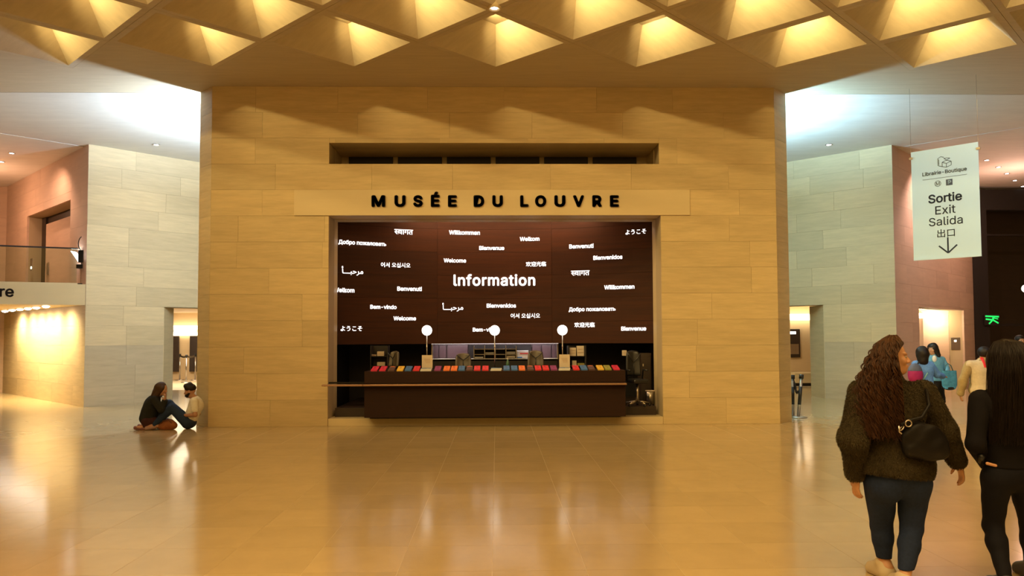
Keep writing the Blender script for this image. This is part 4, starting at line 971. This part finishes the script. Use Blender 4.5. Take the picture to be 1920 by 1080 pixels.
def fur(o, src, m, count, length, down=(0, 0, -1), seed=1):
    """short hairs standing off a garment, one mesh"""
    me = src.data; nv = len(me.vertices); co = np.zeros(nv*3, np.float32); me.vertices.foreach_get('co', co); co = co.reshape(-1, 3)
    no = np.zeros(nv*3, np.float32); me.vertices.foreach_get('normal', no); no = no.reshape(-1, 3)
    r_ = np.random.default_rng(seed); ids = r_.integers(0, nv, count); p = co[ids]; n_ = no[ids]
    d = n_*.75 + np.array(down)*.55 + r_.normal(0, .35, (count, 3)); d /= np.linalg.norm(d, axis=1)[:, None]
    L = length*r_.uniform(.5, 1.1, (count, 1)); sd = np.cross(d, r_.normal(0, 1, (count, 3))); sd /= np.linalg.norm(sd, axis=1)[:, None]; wd = .0016
    a = p-n_*.002-sd*wd; b = p-n_*.002+sd*wd; m1 = p+d*L*.55+sd*wd*.7; m0 = p+d*L*.55-sd*wd*.7; tip = p+d*L+np.array(down)*L*.25
    VV = np.stack([a, b, m1, m0, tip+sd*.0003, tip-sd*.0003], 1).reshape(-1, 3); k = np.arange(count)[:, None]*6
    QQ = np.concatenate([k+np.array([[0, 1, 2, 3]]), k+np.array([[3, 2, 4, 5]])])
    c = fast_mesh('fur_pile', VV, QQ, m); c.parent = src; c['kind'] = 'stuff'; return c
def jp(px_, py_, y): p = at(px_, py_, y); return np.array(p)

# ---- woman with long curly hair, olive fur jacket and jeans (walks away to the right)
y0 = 5.0
J = dict(head=jp(1673, 671, y0+.01), neck=jp(1668, 706, y0-.02), chest=jp(1676, 775, y0+.0), pelvis=jp(1682, 893, y0+.02),
         sl=jp(1618, 738, y0-.02), sr=jp(1730, 738, y0+.03), el=jp(1600, 822, y0-.05), er=jp(1766, 806, y0+.05), wl=jp(1604, 893, y0+.05), wr=jp(1797, 868, y0+.12),
         hl=jp(1651, 903, y0+.02), hr=jp(1712, 903, y0+.02), kl=jp(1653, 985, y0+.14), kr=jp(1709, 990, y0+.02), al=jp(1658, 1062, y0+.0), ar=jp(1693, 1082, y0-.22))
J['al'] = jp(1659, 1066, 5.14); J['ar'] = jp(1696, 1092, 4.86)
J['al'][2] = .10; J['ar'][2] = .085; J['tl'] = J['al']+np.array((-.01, .13, -.07)); J['tr'] = J['ar']+np.array((.02, .14, -.055))
FC = (.94, -.33, -.05)
cw = person('woman with long curly auburn hair, olive fur jacket and blue jeans walking away', J, .97, .0055, (0, 0, 1), FC,
            {'l': ((.05, .1, -1), (1, .2, .05), -1, .5), 'r': ((.30, .10, -1), (-1, .1, -.2), 1, .55)}, fat=1.15, hip=1.12)
JEAN = cloth('blue_denim', (.012, .021, .056), .8, 60, .25)
wear(cw, 'jeans', torso(J, .97, .012, 1.24, .6, .95)[0][:2] + legs(J, .97, .008, 1.20, 1.0, .012) + [ell(J['hl']+np.array((.02, -.055, -.02)), np.eye(3), (.095, .09, .11), .05), ell(J['hr']+np.array((-.02, -.055, -.02)), np.eye(3), (.095, .09, .11), .05)],
     .0065, JEAN, cuts=[((0, 0, J['pelvis'][2]+.13), (0, 0, 1)), ((0, 0, .14), (0, 0, -1))], wrinkle=.0022, wfreq=38)
for q in 'lr':
    wear(cw, 'shoe', [cap(J['a'+q]+np.array((0, -.03, -.055)), J['t'+q]+np.array((0, .02, -.0)), .050, .046, .02), cap(J['a'+q]+np.array((0, .03, -.005)), J['t'+q], .046, .044, .02), cap(J['a'+q]+np.array((0, 0, -.005)), J['a'+q]+np.array((0, -.03, -.05)), .046, .050, .03)], .006, mat('shoe_pale', (.55, .45, .30), .6), cuts=[((0, 0, .003), (0, 0, -1))])
FURC = cloth('olive_fur', (.042, .033, .017), .95, 25, .35, .006)
tp, Fm = torso(J, .97, .034, 1.12, 1.12, 1.25)
jk = tp + [ell(J['pelvis']+np.array((-.01, -.01, .09)), np.eye(3), (.235, .165, .14), .06)]
S0 = {q: [np.asarray(J[a+q]) for a in 'sew'] for q in 'lr'}
for q in 'lr':
    a_, b_, c_ = S0[q]; jk += [cap(a_, b_, .088, .082, .05), cap(b_, b_+(c_-b_)*.92, .082, .060, .04)]
jack = wear(cw, 'fur_jacket', jk, .008, FURC, cuts=[], wrinkle=.005, wfreq=16, carve=[('c', J['pelvis']+np.array((-.6, 0, -.26)), J['pelvis']+np.array((.6, 0, -.20)), .26, .24, .02)] if False else [])
# trim the hem: only the body part, sleeves stay
bpy.data.objects.remove(jack)
body_prims = tp + [ell(J['pelvis']+np.array((-.015, -.01, .08)), np.eye(3), (.245, .17, .15), .06)]
P1, Q1 = surface(body_prims, .008, [((J['pelvis'][0], 0, J['pelvis'][2]+.015), (-.10, 0, -1))], .005, 16)
sl_pr = []
for q in 'lr':
    a_, b_, c_ = S0[q]; sl_pr += [cap(a_, b_, .090, .084, .05), cap(b_, b_+(c_-b_)*.90, .084, .058, .04)]
P2, Q2 = surface(sl_pr, .008, [], .004, 20)
jack = under(fast_mesh('fur_jacket', np.concatenate([P1, P2]), np.concatenate([Q1, Q2+len(P1)]), FURC), cw)
fur(cw, jack, cloth('olive_fur_tips', (.060, .047, .025), .9, 12, .5, 0), 90000, .013)
# curly hair
HAIR = grain(hairmat('curly_auburn_hair', (.048, .018, .006)), (.048, .018, .006), (1, 1, 1), 9, .3, .5, 0, island=True); hb = J['head']
def hair_curve(t, th, rad, ph, fr, amp, n=46):
    u = np.linspace(0, 1, n); z = np.interp(u, [0, .12, .35, .7, 1], [.150, .10, -.06, -.30, -.53])*t + (1-t)*.10
    wx = np.interp(u, [0, .12, .35, .7, 1], [.03, .10, .15, .19, .175]); wy = np.interp(u, [0, .12, .35, .7, 1], [.03, .105, .15, .135, .105]); cx_ = np.interp(u, [0, .2, .5, 1], [0, -.03, -.085, -.115])
    x = cx_+wx*rad*math.cos(th)*(np.interp(u, [0, .3, .8, 1], [.45, .30, .75, .95]) if math.cos(th) > 0 else 1.0); y = -.02-wy*rad*np.abs(math.sin(th))*1.0 - np.interp(u, [0, .4, 1], [0, .03, .05])
    am = amp*np.interp(u, [0, .2, 1], [.2, 1, 1.2]); a = fr*u*2*math.pi+ph
    G = np.stack([x+am*np.cos(a), y+am*np.sin(a), z+.3*am*np.sin(a*.5)], 1); lim = np.interp(G[:, 2], [-.50, -.14, .03, .06, .125], [.07, .060, .030, .050, .10]); G[:, 0] -= np.maximum(0, G[:, 0]-.52*G[:, 1]-lim)*.92
    return G+hb
gd = []
r_ = np.random.default_rng(3)
for i in range(430):
    th = r_.uniform(.02, math.pi-.02) if i % 9 else r_.uniform(-.3, .3)
    t_, ra_, ph_, fr_, am_ = r_.uniform(.78, 1.0), r_.uniform(.74, 1.08), r_.uniform(0, 6.3), r_.uniform(4, 7.5), r_.uniform(.008, .017)
    for k in range(5): gd.append(hair_curve(t_*r_.uniform(.96, 1.02), th+r_.normal(0, .015), ra_+r_.normal(0, .012), ph_+r_.normal(0, .25), fr_, am_*r_.uniform(.75, 1.2)))
hr = wear(cw, 'hair', [ell(hb+np.array((-.040, -.030, .03)), np.eye(3), (.088, .098, .103), .04), cap(hb+np.array((-.06, -.06, -.06)), hb+np.array((-.12, -.085, -.40)), .080, .085, .08)], .009, HAIR, wrinkle=.004, wfreq=45, cuts=[(hb+np.array((.018, 0, 0)), (1, -.52, -.5))])
for k in range(40):                                                   # loose curls flying off at the left
    p = hb+np.array((-.27, -.09, -.33+.02*r_.normal())); n_ = 26; u = np.linspace(0, 1, n_); a = u*r_.uniform(9, 22)+r_.uniform(0, 6)
    gd.append(np.stack([p[0]+.05-u*r_.uniform(.05, .13)+.010*np.cos(a), p[1]+r_.normal(0, .02)+.010*np.sin(a), p[2]+.06*r_.normal()-.05*u+.006*np.sin(a)], 1))
st_ = strands(cw, 'hair_curls', gd, .0023, HAIR); st_['kind'] = 'stuff'; st_.parent = hr; st_.matrix_parent_inverse = Matrix.Identity(4);
# shoulder bag
BG = J['chest']; bc_ = jp(1733, 826, y0-.17)
bag = [ell(bc_, frame((.12, 0, 1), (0, 1, 0)), (.145, .052, .112), .02), ell(bc_+np.array((.03, 0, -.05)), frame((.12, 0, 1), (0, 1, 0)), (.125, .055, .075), .04), ell(bc_+np.array((-.05, 0, .03)), np.eye(3), (.08, .045, .08), .03)]
bag += [cap(bc_+np.array((-.10, 0, -.06)), bc_+np.array((.10, 0, -.08)), .045, .04, .03)]
P, Q = surface(bag, .006, wrinkle=.005, wfreq=34); bo = fast_mesh('shoulder_bag', P, Q, cloth('black_leather', (.006, .005, .005), .45, 20, .2)); reloc(bo, tuple(bc_)); tag(bo, 'black leather shoulder bag under the arm of the fur jacket', 'bag')
sb = jp(1700, 797, y0-.215); rg = MB()
def torus(mb, c, r_, t, ax_u, ax_v, n=16):
    pts = [V(c)+V(ax_u)*r_*math.cos(2*math.pi*k/n)+V(ax_v)*r_*math.sin(2*math.pi*k/n) for k in range(n+1)]; return mb.tube(pts, t, 6, False)
torus(rg, sb+np.array((.012, 0, .01)), .020, .0045, (1, 0, 0), (0, 0, 1)); torus(rg, sb+np.array((-.032, 0, -.02)), .016, .004, (.6, 0, .8), (0, 1, 0)); rg.tube([sb+np.array((-.05, -.0, -.005)), sb+np.array((-.048, -.0, -.04)), sb+np.array((-.035, -.005, -.055))], .006, 6)
under(rg.build('ring_fitting', M['steel'], None, True), bo)
stp = MB().tube([sb+np.array((-.03, .01, .0)), sb+np.array((.03, .012, .028)), jp(1728, 783, y0-.20), jp(1742, 760, y0-.16), jp(1738, 735, y0-.08), jp(1733, 726, y0+.0)], .011, 8); under(stp.build('strap', bo.data.materials[0], None, True), bo)

# ---- dark-haired woman at the right edge
y1 = 4.95; s1 = .95
J = dict(head=jp(1882, 680, y1), neck=jp(1884, 717, y1-.02), chest=jp(1884, 780, y1), pelvis=jp(1893, 888, y1+.01), sl=jp(1838, 750, y1), sr=jp(1932, 750, y1), el=jp(1829, 832, y1-.03), er=jp(1946, 830, y1),
         wl=jp(1850, 872, y1+.16), wr=jp(1945, 895, y1+.1), hl=jp(1868, 900, y1), hr=jp(1918, 900, y1), kl=jp(1862, 985, y1+.07), kr=jp(1932, 985, y1+.12))
J['al'] = jp(1885, 1075, 4.80); J['al'][2] = .09; J['ar'] = jp(1934, 1070, 5.1); J['ar'][2] = .09; J['tl'] = J['al']+np.array((0, .14, -.06)); J['tr'] = J['ar']+np.array((.02, .14, -.06))
dw = person('woman in black with long straight dark hair, cut by right photo edge', J, s1, .007, (0, 0, 1), (.15, 1, -.05), {'l': ((.4, .8, -.4), (1, -.3, 0), -1, .7), 'r': ((0, .1, -1), (-1, .1, 0), 1, .5)}, fat=.95)
BLK = cloth('black_knit', (.005, .0042, .006), .9, 50, .2); BLJ = cloth('black_jeans', (.004, .004, .008), .8, 60, .2)
wear(dw, 'trousers', torso(J, s1, .008, 1.04, .6, .9)[0][:2] + legs(J, s1, .007, 1.02), .007, BLJ, cuts=[((0, 0, J['pelvis'][2]+.07), (0, 0, 1)), ((0, 0, .11), (0, 0, -1))], wrinkle=.002, wfreq=45)
P1, Q1 = surface(torso(J, s1, .020, 1.0, 1.05, 1.12)[0], .008, [((0, 0, J['pelvis'][2]+.045), (0, 0, -1))], .003, 22); P2, Q2 = surface(arms(J, s1, .020, .95), .008, [], .003, 25)
jk = under(fast_mesh('sweater', np.concatenate([P1, P2]), np.concatenate([Q1, Q2+len(P1)]), BLK), dw)
wear(dw, 'waist_skin', [cap(jp(1851, 869, y1-.108), jp(1867, 873, y1-.116), .010, .009, .005)], .004, SKIN)
under(MB().tube([jp(1836, 850, y1-.02), jp(1841, 857, y1-.06), jp(1838, 866, y1-.02)], .018, 8).build('wrist_strap', M['black'], None, True), dw)
for q in 'lr': wear(dw, 'shoe', [cap(J['a'+q]+np.array((0, -.03, -.05)), J['t'+q], .050, .045, .02), cap(J['a'+q], J['t'+q], .044, .044, .02)], .007, M['black'], cuts=[((0, 0, .003), (0, 0, -1))])
DH_ = hairmat('dark_straight_hair', (.0065, .0025, .0015)); hb = J['head']
hr = wear(dw, 'hair', [ell(hb+np.array((0, -.02, .03)), np.eye(3), (.098, .115, .108), .05), cap(hb+np.array((-.005, -.055, -.04)), hb+np.array((.01, -.07, -.30)), .108, .10, .08)], .008, DH_, wrinkle=.0015, wfreq=10)
gd = []
for i in range(1100):
    th = r_.uniform(.05, math.pi-.05); u = np.linspace(0, 1, 22); rad = r_.uniform(.95, 1.08); k_ = r_.uniform(.8, 1.05)
    z = np.interp(u, [0, .1, .2, .45, 1], [.153, .135, .07, -.05, -.50*k_]); wx = np.interp(u, [0, .1, .2, .45, 1], [.02, .08, .115, .128, .15]); wy = np.interp(u, [0, .1, .2, .45, 1], [.02, .09, .14, .17, .15])
    gd.append(np.stack([.005+wx*rad*math.cos(th)+.004*np.sin(u*9+i), -.02-wy*rad*math.sin(th)+0*u, z], 1)+hb)
st_ = strands(dw, 'hair_strands', gd, .0018, DH_); st_['kind'] = 'stuff'; st_.parent = hr; st_.matrix_parent_inverse = Matrix.Identity(4);

# ---- generic standing figure in pixels
def standing(label, Y, pts, ht, s, face, lean=0, hands=None, **k):
    J = {n_: jp(a, b_, Y+(c[0] if c else 0)) for n_, (a, b_, *c) in pts.items()}
    for q in 'lr':
        J['a'+q][2] = max(.08, J['a'+q][2])
        if 't'+q not in J: J['t'+q] = J['a'+q]+np.array((face[0]*.13, face[1]*.13, -.05))
    return person(label, J, s, .009, (0, 0, 1), face, hands, **k), J
def top(o, J, s, m, infl, hem, vox=.01, sleeve=.95, name='jacket', wr=.004, bell=1.1):
    P1, Q1 = surface(torso(J, s, infl, 1.05, 1.05, bell)[0], vox, [((0, 0, J['pelvis'][2]+hem), (0, 0, -1))], wr, 22); P2, Q2 = surface(arms(J, s, infl*.85, sleeve), vox, [], wr, 25)
    return under(fast_mesh(name, np.concatenate([P1, P2]), np.concatenate([Q1, Q2+len(P1)]), m), o)
def trousers(o, J, s, m, infl=.012, vox=.01, hem=.12, fat=1.05):
    return wear(o, 'trousers', torso(J, s, infl, 1.02, .6, .9)[0][:2] + legs(J, s, infl, fat), vox, m, cuts=[((0, 0, J['pelvis'][2]+.13), (0, 0, 1))], wrinkle=.003, wfreq=30)
def shoes(o, J, s, m):
    for q in 'lr': wear(o, 'shoe', [cap(J['a'+q]+np.array((0, 0, -.045)), J['t'+q], .038*s, .034*s, .02)], .009, m)
# woman in denim with pink rucksack
s_ = .90; Y = 14.0
dj, J = standing('woman in pale denim jacket carrying a pink and grey rucksack, seen from behind', Y, dict(head=(1729, 662), neck=(1729, 676), chest=(1731, 696), pelvis=(1735, 731), sl=(1717, 684), sr=(1744, 685, -.02), el=(1712, 706), er=(1757, 702, .05), wl=(1720, 720, .25), wr=(1768, 706, .25),
    hl=(1729, 735), hr=(1742, 735), kl=(1730, 765, .05), kr=(1748, 765, .1), al=(1730, 795), ar=(1750, 793, .1)), 1.5, s_, (.6, .8, -.15), hands={'l': ((.5, .8, 0), (1, 0, 0), -1), 'r': ((.8, .6, 0), (0, 0, -1), 1)})
DEN = cloth('pale_denim', (.13, .30, .72), .85, 40, .3); BT = cloth('black_trousers', (.012, .011, .013), .8); BH_ = hairmat('black_hair', (.012, .008, .007))
top(dj, J, s_, DEN, .035, -.03); trousers(dj, J, s_, BT); shoes(dj, J, s_, M['black'])
wear(dj, 'hair', [ell(J['head']+np.array((-.01, -.02, .02)), np.eye(3), (.105, .115, .115), .05), cap(J['head']+np.array((-.01, -.04, -.04)), J['head']+np.array((-.02, -.05, -.15)), .105, .09, .05)], .009, BH_, wrinkle=.003, wfreq=40)
rc = jp(1716, 701, Y-.20); P, Q = surface([ell(rc, np.eye(3), (.13, .085, .19), .03), ell(rc+np.array((0, -.02, -.04)), np.eye(3), (.125, .09, .14), .03)], .008, [((0, 0, rc[2]+.055), (0, 0, 1))], .002, 30)
rs = fast_mesh('rucksack', P, Q, cloth('pink_nylon', (.32, .02, .13), .6)); reloc(rs, tuple(rc)); tag(rs, 'pink rucksack with grey top on the denim jacket woman\'s back', 'rucksack')
wear(rs, 'top_section', [ell(rc, np.eye(3), (.133, .088, .193), .03)], .008, cloth('grey_nylon', (.10, .12, .20), .6), cuts=[((0, 0, rc[2]+.053), (0, 0, -1))])
under(MB().tube([rc+np.array((.05, .0, .18)), rc+np.array((.10, .06, .21)), rc+np.array((.17, .2, .17)), rc+np.array((.17, .22, .0))], .014, 6).build('strap', M['black'], None, True), rs)
under(MB().tube([rc+np.array((.12, -.03, -.12)), rc+np.array((.20, -.05, .02))], .008, 6).build('green_tag', mat('mint_tag', (.25, .55, .42), .6), None, True), rs)
# woman in teal cardigan walking past with a tote
s_ = .93; Y = 15.6
tw, J = standing('woman in teal cardigan with long black hair carrying a turquoise tote', Y, dict(head=(1748, 655), neck=(1750, 667), chest=(1755, 684), pelvis=(1759, 714), sl=(1744, 673), sr=(1766, 674), el=(1745, 692, -.1), er=(1775, 690, -.05), wl=(1752, 697, -.28), wr=(1776, 696, -.3),
    hl=(1755, 718), hr=(1762, 718), kl=(1752, 742, -.1), kr=(1765, 742, .12), al=(1748, 774, -.2), ar=(1769, 753, .45), tr=(1770, 764, .42)), 1.5, s_, (-.75, -.6, -.35), hands={'l': ((-.3, -.8, 0), (0, 0, -1), 1), 'r': ((.3, -.9, -.2), (0, 0, -1), -1, 1.0)})
top(tw, J, s_, cloth('teal_knit', (.12, .31, .46), .9, 40, .2), .022, -.0); trousers(tw, J, s_, BT, fat=.95); shoes(tw, J, s_, M['black'])
hb = J['head']; wear(tw, 'hair', [ell(hb+np.array((.02, .02, .03)), np.eye(3), (.10, .105, .105), .04), cap(hb+np.array((.05, .04, -.02)), hb+np.array((.11, .06, -.22)), .085, .065, .05), cap(hb+np.array((.02, -.03, .07)), hb+np.array((.09, -.05, -.12)), .05, .05, .05)], .009, BH_, wrinkle=.003, wfreq=40)
wear(tw, 'white_shirt_front', [ell(J['neck']+np.array((-.03, -.09, -.06)), np.eye(3), (.045, .03, .07), .02)], .008, M['paper_white'])
tb = jp(1780, 711, 15.15); hx = .145
tote = MB(); n_ = 10
for z_, wx_, wy_ in ((.17, hx, .03), (.0, hx*1.02, .05), (-.12, hx*.98, .06), (-.19, hx*.75, .05)):
    for k in range(20):
        a = 2*math.pi*k/20; tote.v.append(V(tb)+V((wx_*math.copysign(abs(math.cos(a))**.5, math.cos(a)), wy_*math.copysign(abs(math.sin(a))**.7, math.sin(a)), z_)))
for j in range(3):
    for k in range(20): a = j*20+k; b_ = j*20+(k+1) % 20; tote.f.append((a, a+20, b_+20, b_))
tote.f.append(tuple(60+k for k in range(20)))
to = tote.build('tote_bag', cloth('turquoise_canvas', (.06, .24, .40), .8, 20, .35), None, True); reloc(to, tuple(tb)); tag(to, 'turquoise tote bag with dark base hanging from walking woman\'s arm', 'bag')
under(MB().tube([tb+np.array((-.09, 0, .16)), tb+np.array((-.07, 0, .27)), tb+np.array((-.02, 0, .31)), tb+np.array((.04, 0, .27)), tb+np.array((.08, 0, .16))], .009, 6).build('handle', mat('teal_strap', (.04, .12, .15), .7), None, True), to)
wear(to, 'dark_base', [ell(tb+np.array((0, 0, -.17)), np.eye(3), (.125, .06, .05), .02)], .008, M['black'])
# person in beige jacket
s_ = .90; Y = 13.4
bj, J = standing('person with short black hair in beige jacket with white and red shoulder stripe', Y, dict(head=(1844, 663), neck=(1841, 677), chest=(1836, 695), pelvis=(1838, 732), sl=(1818, 684), sr=(1852, 686), el=(1806, 712), er=(1866, 712), wl=(1801, 738, .05), wr=(1864, 738),
    hl=(1831, 736), hr=(1845, 736), kl=(1831, 768), kr=(1845, 768, .1), al=(1832, 800), ar=(1846, 800)), 1.5, s_, (.2, 1, 0), hands={'l': ((.1, 0, -1), (1, 0, 0), -1, .4), 'r': ((0, 0, -1), (-1, 0, 0), 1)})
top(bj, J, s_, cloth('beige_cotton', (.36, .26, .12), .9, 30, .2), .045, -.06, wr=.006); trousers(bj, J, s_, BT); shoes(bj, J, s_, M['black'])
wear(bj, 'hair', [ell(J['head']+np.array((0, -.015, .03)), np.eye(3), (.10, .11, .10), .03)], .009, BH_)
tp_, _ = torso(J, s_, .052, 1.05, 1.05, 1.1)
wear(bj, 'white_yoke', tp_, .01, cloth('cream_cloth', (.60, .50, .36), .9), cuts=[((0, 0, J['chest'][2]-.02), (-.2, 0, -1)), ((J['chest'][0]+.05, 0, 0), (1, 0, 0)), ((0, J['chest'][1]-.02, 0), (0, 1, 0))])
tp_, _ = torso(J, s_, .058, 1.05, 1.05, 1.1)
wear(bj, 'red_strap', tp_, .008, M['leaf_red'], cuts=[((J['chest'][0]-.005, 0, 0), (-1, 0, 0)), ((J['chest'][0]+.05, 0, 0), (1, 0, 0)), ((0, 0, J['chest'][2]+.06), (0, 0, -1)), ((0, J['chest'][1]-.02, 0), (0, 1, 0))])
# person in blue, far right
s_ = .97; Y = 16.6
bp_, J = standing('person in bright blue jacket with dark cap of hair far behind at right edge', Y, dict(head=(1913, 639), neck=(1914, 653), chest=(1915, 672), pelvis=(1916, 705), sl=(1900, 661), sr=(1929, 661), el=(1897, 684), er=(1932, 684), wl=(1900, 706), wr=(1930, 706),
    hl=(1911, 710), hr=(1921, 710), kl=(1911, 742), kr=(1921, 740), al=(1911, 768), ar=(1921, 766)), 1.6, s_, (-.1, -1, -.1))
top(bp_, J, s_, cloth('bright_blue', (.01, .08, .42), .8), .04, -.05); trousers(bp_, J, s_, BT); shoes(bp_, J, s_, M['black'])
wear(bp_, 'hair', [ell(J['head']+np.array((0, .025, .045)), np.eye(3), (.092, .10, .085), .03)], .009, BH_)

# ---- seated pair against the left pier
s_ = .98; Y = 13.98
J = {k_: jp(a, b_, Y+c) for k_, (a, b_, c) in dict(head=(356, 734, -.0), neck=(364, 747, .0), chest=(367, 762, 0), pelvis=(355, 790, 0), sl=(364, 752, -.19), sr=(370, 752, .17), el=(366, 778, -.24), er=(372, 776, .2), wl=(342, 779, -.12), wr=(344, 777, .02),
     hl=(352, 790, -.09), hr=(352, 789, .09), kl=(322, 764, -.14), kr=(317, 757, .10), al=(291, 792, -.16), ar=(293, 791, .06)).items()}
# left is toward the camera: he faces -X, so his left side is nearer
J['al'][2] = .10; J['ar'][2] = .10; J['tl'] = J['al']+np.array((-.14, -.02, -.065)); J['tr'] = J['ar']+np.array((-.14, .0, -.065)); J['pelvis'][2] = .125; J['hipup'] = (.25, 0, 1)
J['hl'][2] = J['hr'][2] = .115
for a, b_ in (('sl', 'sr'), ('el', 'er'), ('wl', 'wr'), ('hl', 'hr'), ('kl', 'kr'), ('al', 'ar'), ('tl', 'tr')): pass
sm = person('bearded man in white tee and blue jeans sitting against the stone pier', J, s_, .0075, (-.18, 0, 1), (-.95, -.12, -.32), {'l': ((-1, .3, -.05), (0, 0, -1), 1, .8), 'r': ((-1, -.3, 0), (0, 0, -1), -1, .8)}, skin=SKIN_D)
JB = cloth('navy_denim', (.02, .035, .075), .8, 50, .2)
wear(sm, 'jeans', torso(J, s_, .012, 1.0, .6, .8)[0][:1] + legs(J, s_, .014, 1.1), .008, JB, cuts=[((0, 0, .004), (0, 0, -1))], wrinkle=.003, wfreq=35)
TEE = cloth('white_tee', (.80, .76, .66), .9, 30, .08)
P1, Q1 = surface(torso(J, s_, .016, .85, 1.06, 1.08)[0], .008, [((J['pelvis'][0]-.02, 0, J['pelvis'][2]+.05), (-.25, 0, -1)), ((J['neck'][0], 0, J['neck'][2]+.02), (-.4, 0, 1))], .004, 26)
sp_ = []
for q in 'lr': a_, b_ = J['s'+q], J['e'+q]; sp_.append(cap(a_, a_+(b_-a_)*.62, .068, .062, .03))
P2, Q2 = surface(sp_, .008, [], .002, 30); under(fast_mesh('t_shirt', np.concatenate([P1, P2]), np.concatenate([Q1, Q2+len(P1)]), TEE), sm)
hb = J['head']; Fm = frame((-.18, 0, 1), (-.95, -.12, -.32)); g_ = lambda x, y, z: hb+Fm[0]*x+Fm[1]*y+Fm[2]*z
wear(sm, 'hair', [ell(g_(0, -.02, .055), Fm, (.085, .100, .078), .02), cap(g_(0, .05, .105), g_(0, -.02, .12), .045, .045, .03)], .007, BH_, wrinkle=.002, wfreq=50)
wear(sm, 'beard', [ell(g_(0, .042, -.062), Fm, (.055, .055, .042), .02), cap(g_(-.066, .0, -.03), g_(-.045, .045, -.065), .018, .022, .02), cap(g_(.066, .0, -.03), g_(.045, .045, -.065), .018, .022, .02)], .006, BH_)
shoes(sm, J, 1.05, mat('pink_grey_shoe', (.36, .22, .18), .6))
# woman
J = {k_: jp(a, b_, Y+c) for k_, (a, b_, c) in dict(head=(304, 730, -.05), neck=(294, 742, -.03), chest=(284, 760, 0), pelvis=(277, 786, 0), sl=(290, 749, .14), sr=(289, 750, -.18), el=(304, 768, .12), er=(303, 768, -.2), wl=(309, 750, -.0), wr=(309, 752, -.12),
     hl=(277, 788, .08), hr=(277, 789, -.09), kl=(312, 789, .2), kr=(310, 791, -.02), al=(279, 795, .16), ar=(273, 796, -.14)).items()}
J['sl'], J['sr'] = J['sr'].copy(), J['sl'].copy(); J['el'], J['er'] = J['er'].copy(), J['el'].copy(); J['wl'], J['wr'] = J['wr'].copy(), J['wl'].copy()
J['hl'], J['hr'] = J['hr'].copy(), J['hl'].copy(); J['kl'], J['kr'] = J['kr'].copy(), J['kl'].copy(); J['al'], J['ar'] = J['ar'].copy(), J['al'].copy()
# she faces +X: her right side is nearer the camera
for a in ('s', 'e', 'w', 'h', 'k', 'a'): J[a+'l'], J[a+'r'] = J[a+'r'], J[a+'l']
J['al'][2] = .06; J['ar'][2] = .06; J['tl'] = J['al']+np.array((-.17, .0, -.02)); J['tr'] = J['ar']+np.array((-.17, -.02, -.02)); J['kl'][2] = J['kr'][2] = .10; J['pelvis'][2] = max(.17, J['pelvis'][2]); J['hl'][2] = J['hr'][2] = .15; J['hipup'] = (.3, 0, 1)
sw = person('long-haired woman in dark jacket sitting on the floor, chin on hands', J, .93, .0075, (.25, 0, 1), (.93, -.05, -.30), {'l': ((.15, .1, 1), (-1, 0, .1), -1, .9), 'r': ((.15, -.1, 1), (-1, 0, .1), 1, .9)}, skin=SKIN)
top(sw, J, .93, cloth('dark_jacket', (.018, .018, .014), .9, 40, .2), .030, -.08, vox=.008, sleeve=.9, bell=1.25)
wear(sw, 'skirt_and_leggings', legs(J, .93, .012, 1.1) + torso(J, .93, .01, 1.0, .6, .8)[0][:1], .008, cloth('dark_red_leggings', (.05, .018, .018), .85), cuts=[((0, 0, .004), (0, 0, -1))])
shoes(sw, J, 1.0, mat('brown_pink_shoe', (.22, .09, .08), .6))
hb = J['head']; Fm = frame((.25, 0, 1), (.93, -.05, -.30)); g_ = lambda x, y, z: hb+Fm[0]*x+Fm[1]*y+Fm[2]*z
wear(sw, 'hair', [ell(g_(0, -.03, .035), Fm, (.092, .092, .095), .03), cap(g_(.0, -.06, .0), g_(0, -.10, -.17), .085, .07, .05), cap(g_(.062, .02, .03), g_(.07, -.04, -.13), .032, .04, .03), cap(g_(-.062, .02, .03), g_(-.07, -.04, -.13), .032, .04, .03)], .007, hairmat('brown_hair', (.055, .025, .010)), wrinkle=.002, wfreq=50)
fb = jp(315, 797, 13.86); fb[2] = .075
P, Q = surface([ell(fb, np.eye(3), (.165, .09, .10), .03), ell(fb+np.array((-.06, 0, -.02)), np.eye(3), (.11, .085, .06), .03), ell(fb+np.array((.03, 0, .04)), np.eye(3), (.08, .06, .07), .03)], .007, [((0, 0, .003), (0, 0, -1))], .004, 26)
fo = fast_mesh('floor_bag', P, Q, cloth('tan_leather', (.26, .09, .03), .55, 20, .25)); reloc(fo, (fb[0], fb[1], 0)); tag(fo, 'slumped brown leather bag on floor between the seated pair', 'bag')
under(MB().tube([fb+np.array((-.12, -.05, .02)), fb+np.array((-.05, -.09, .09)), fb+np.array((.05, -.08, .10)), fb+np.array((.12, -.05, .0))], .008, 6).build('handle', mat('dark_tan', (.12, .04, .015), .5), None, True), fo)
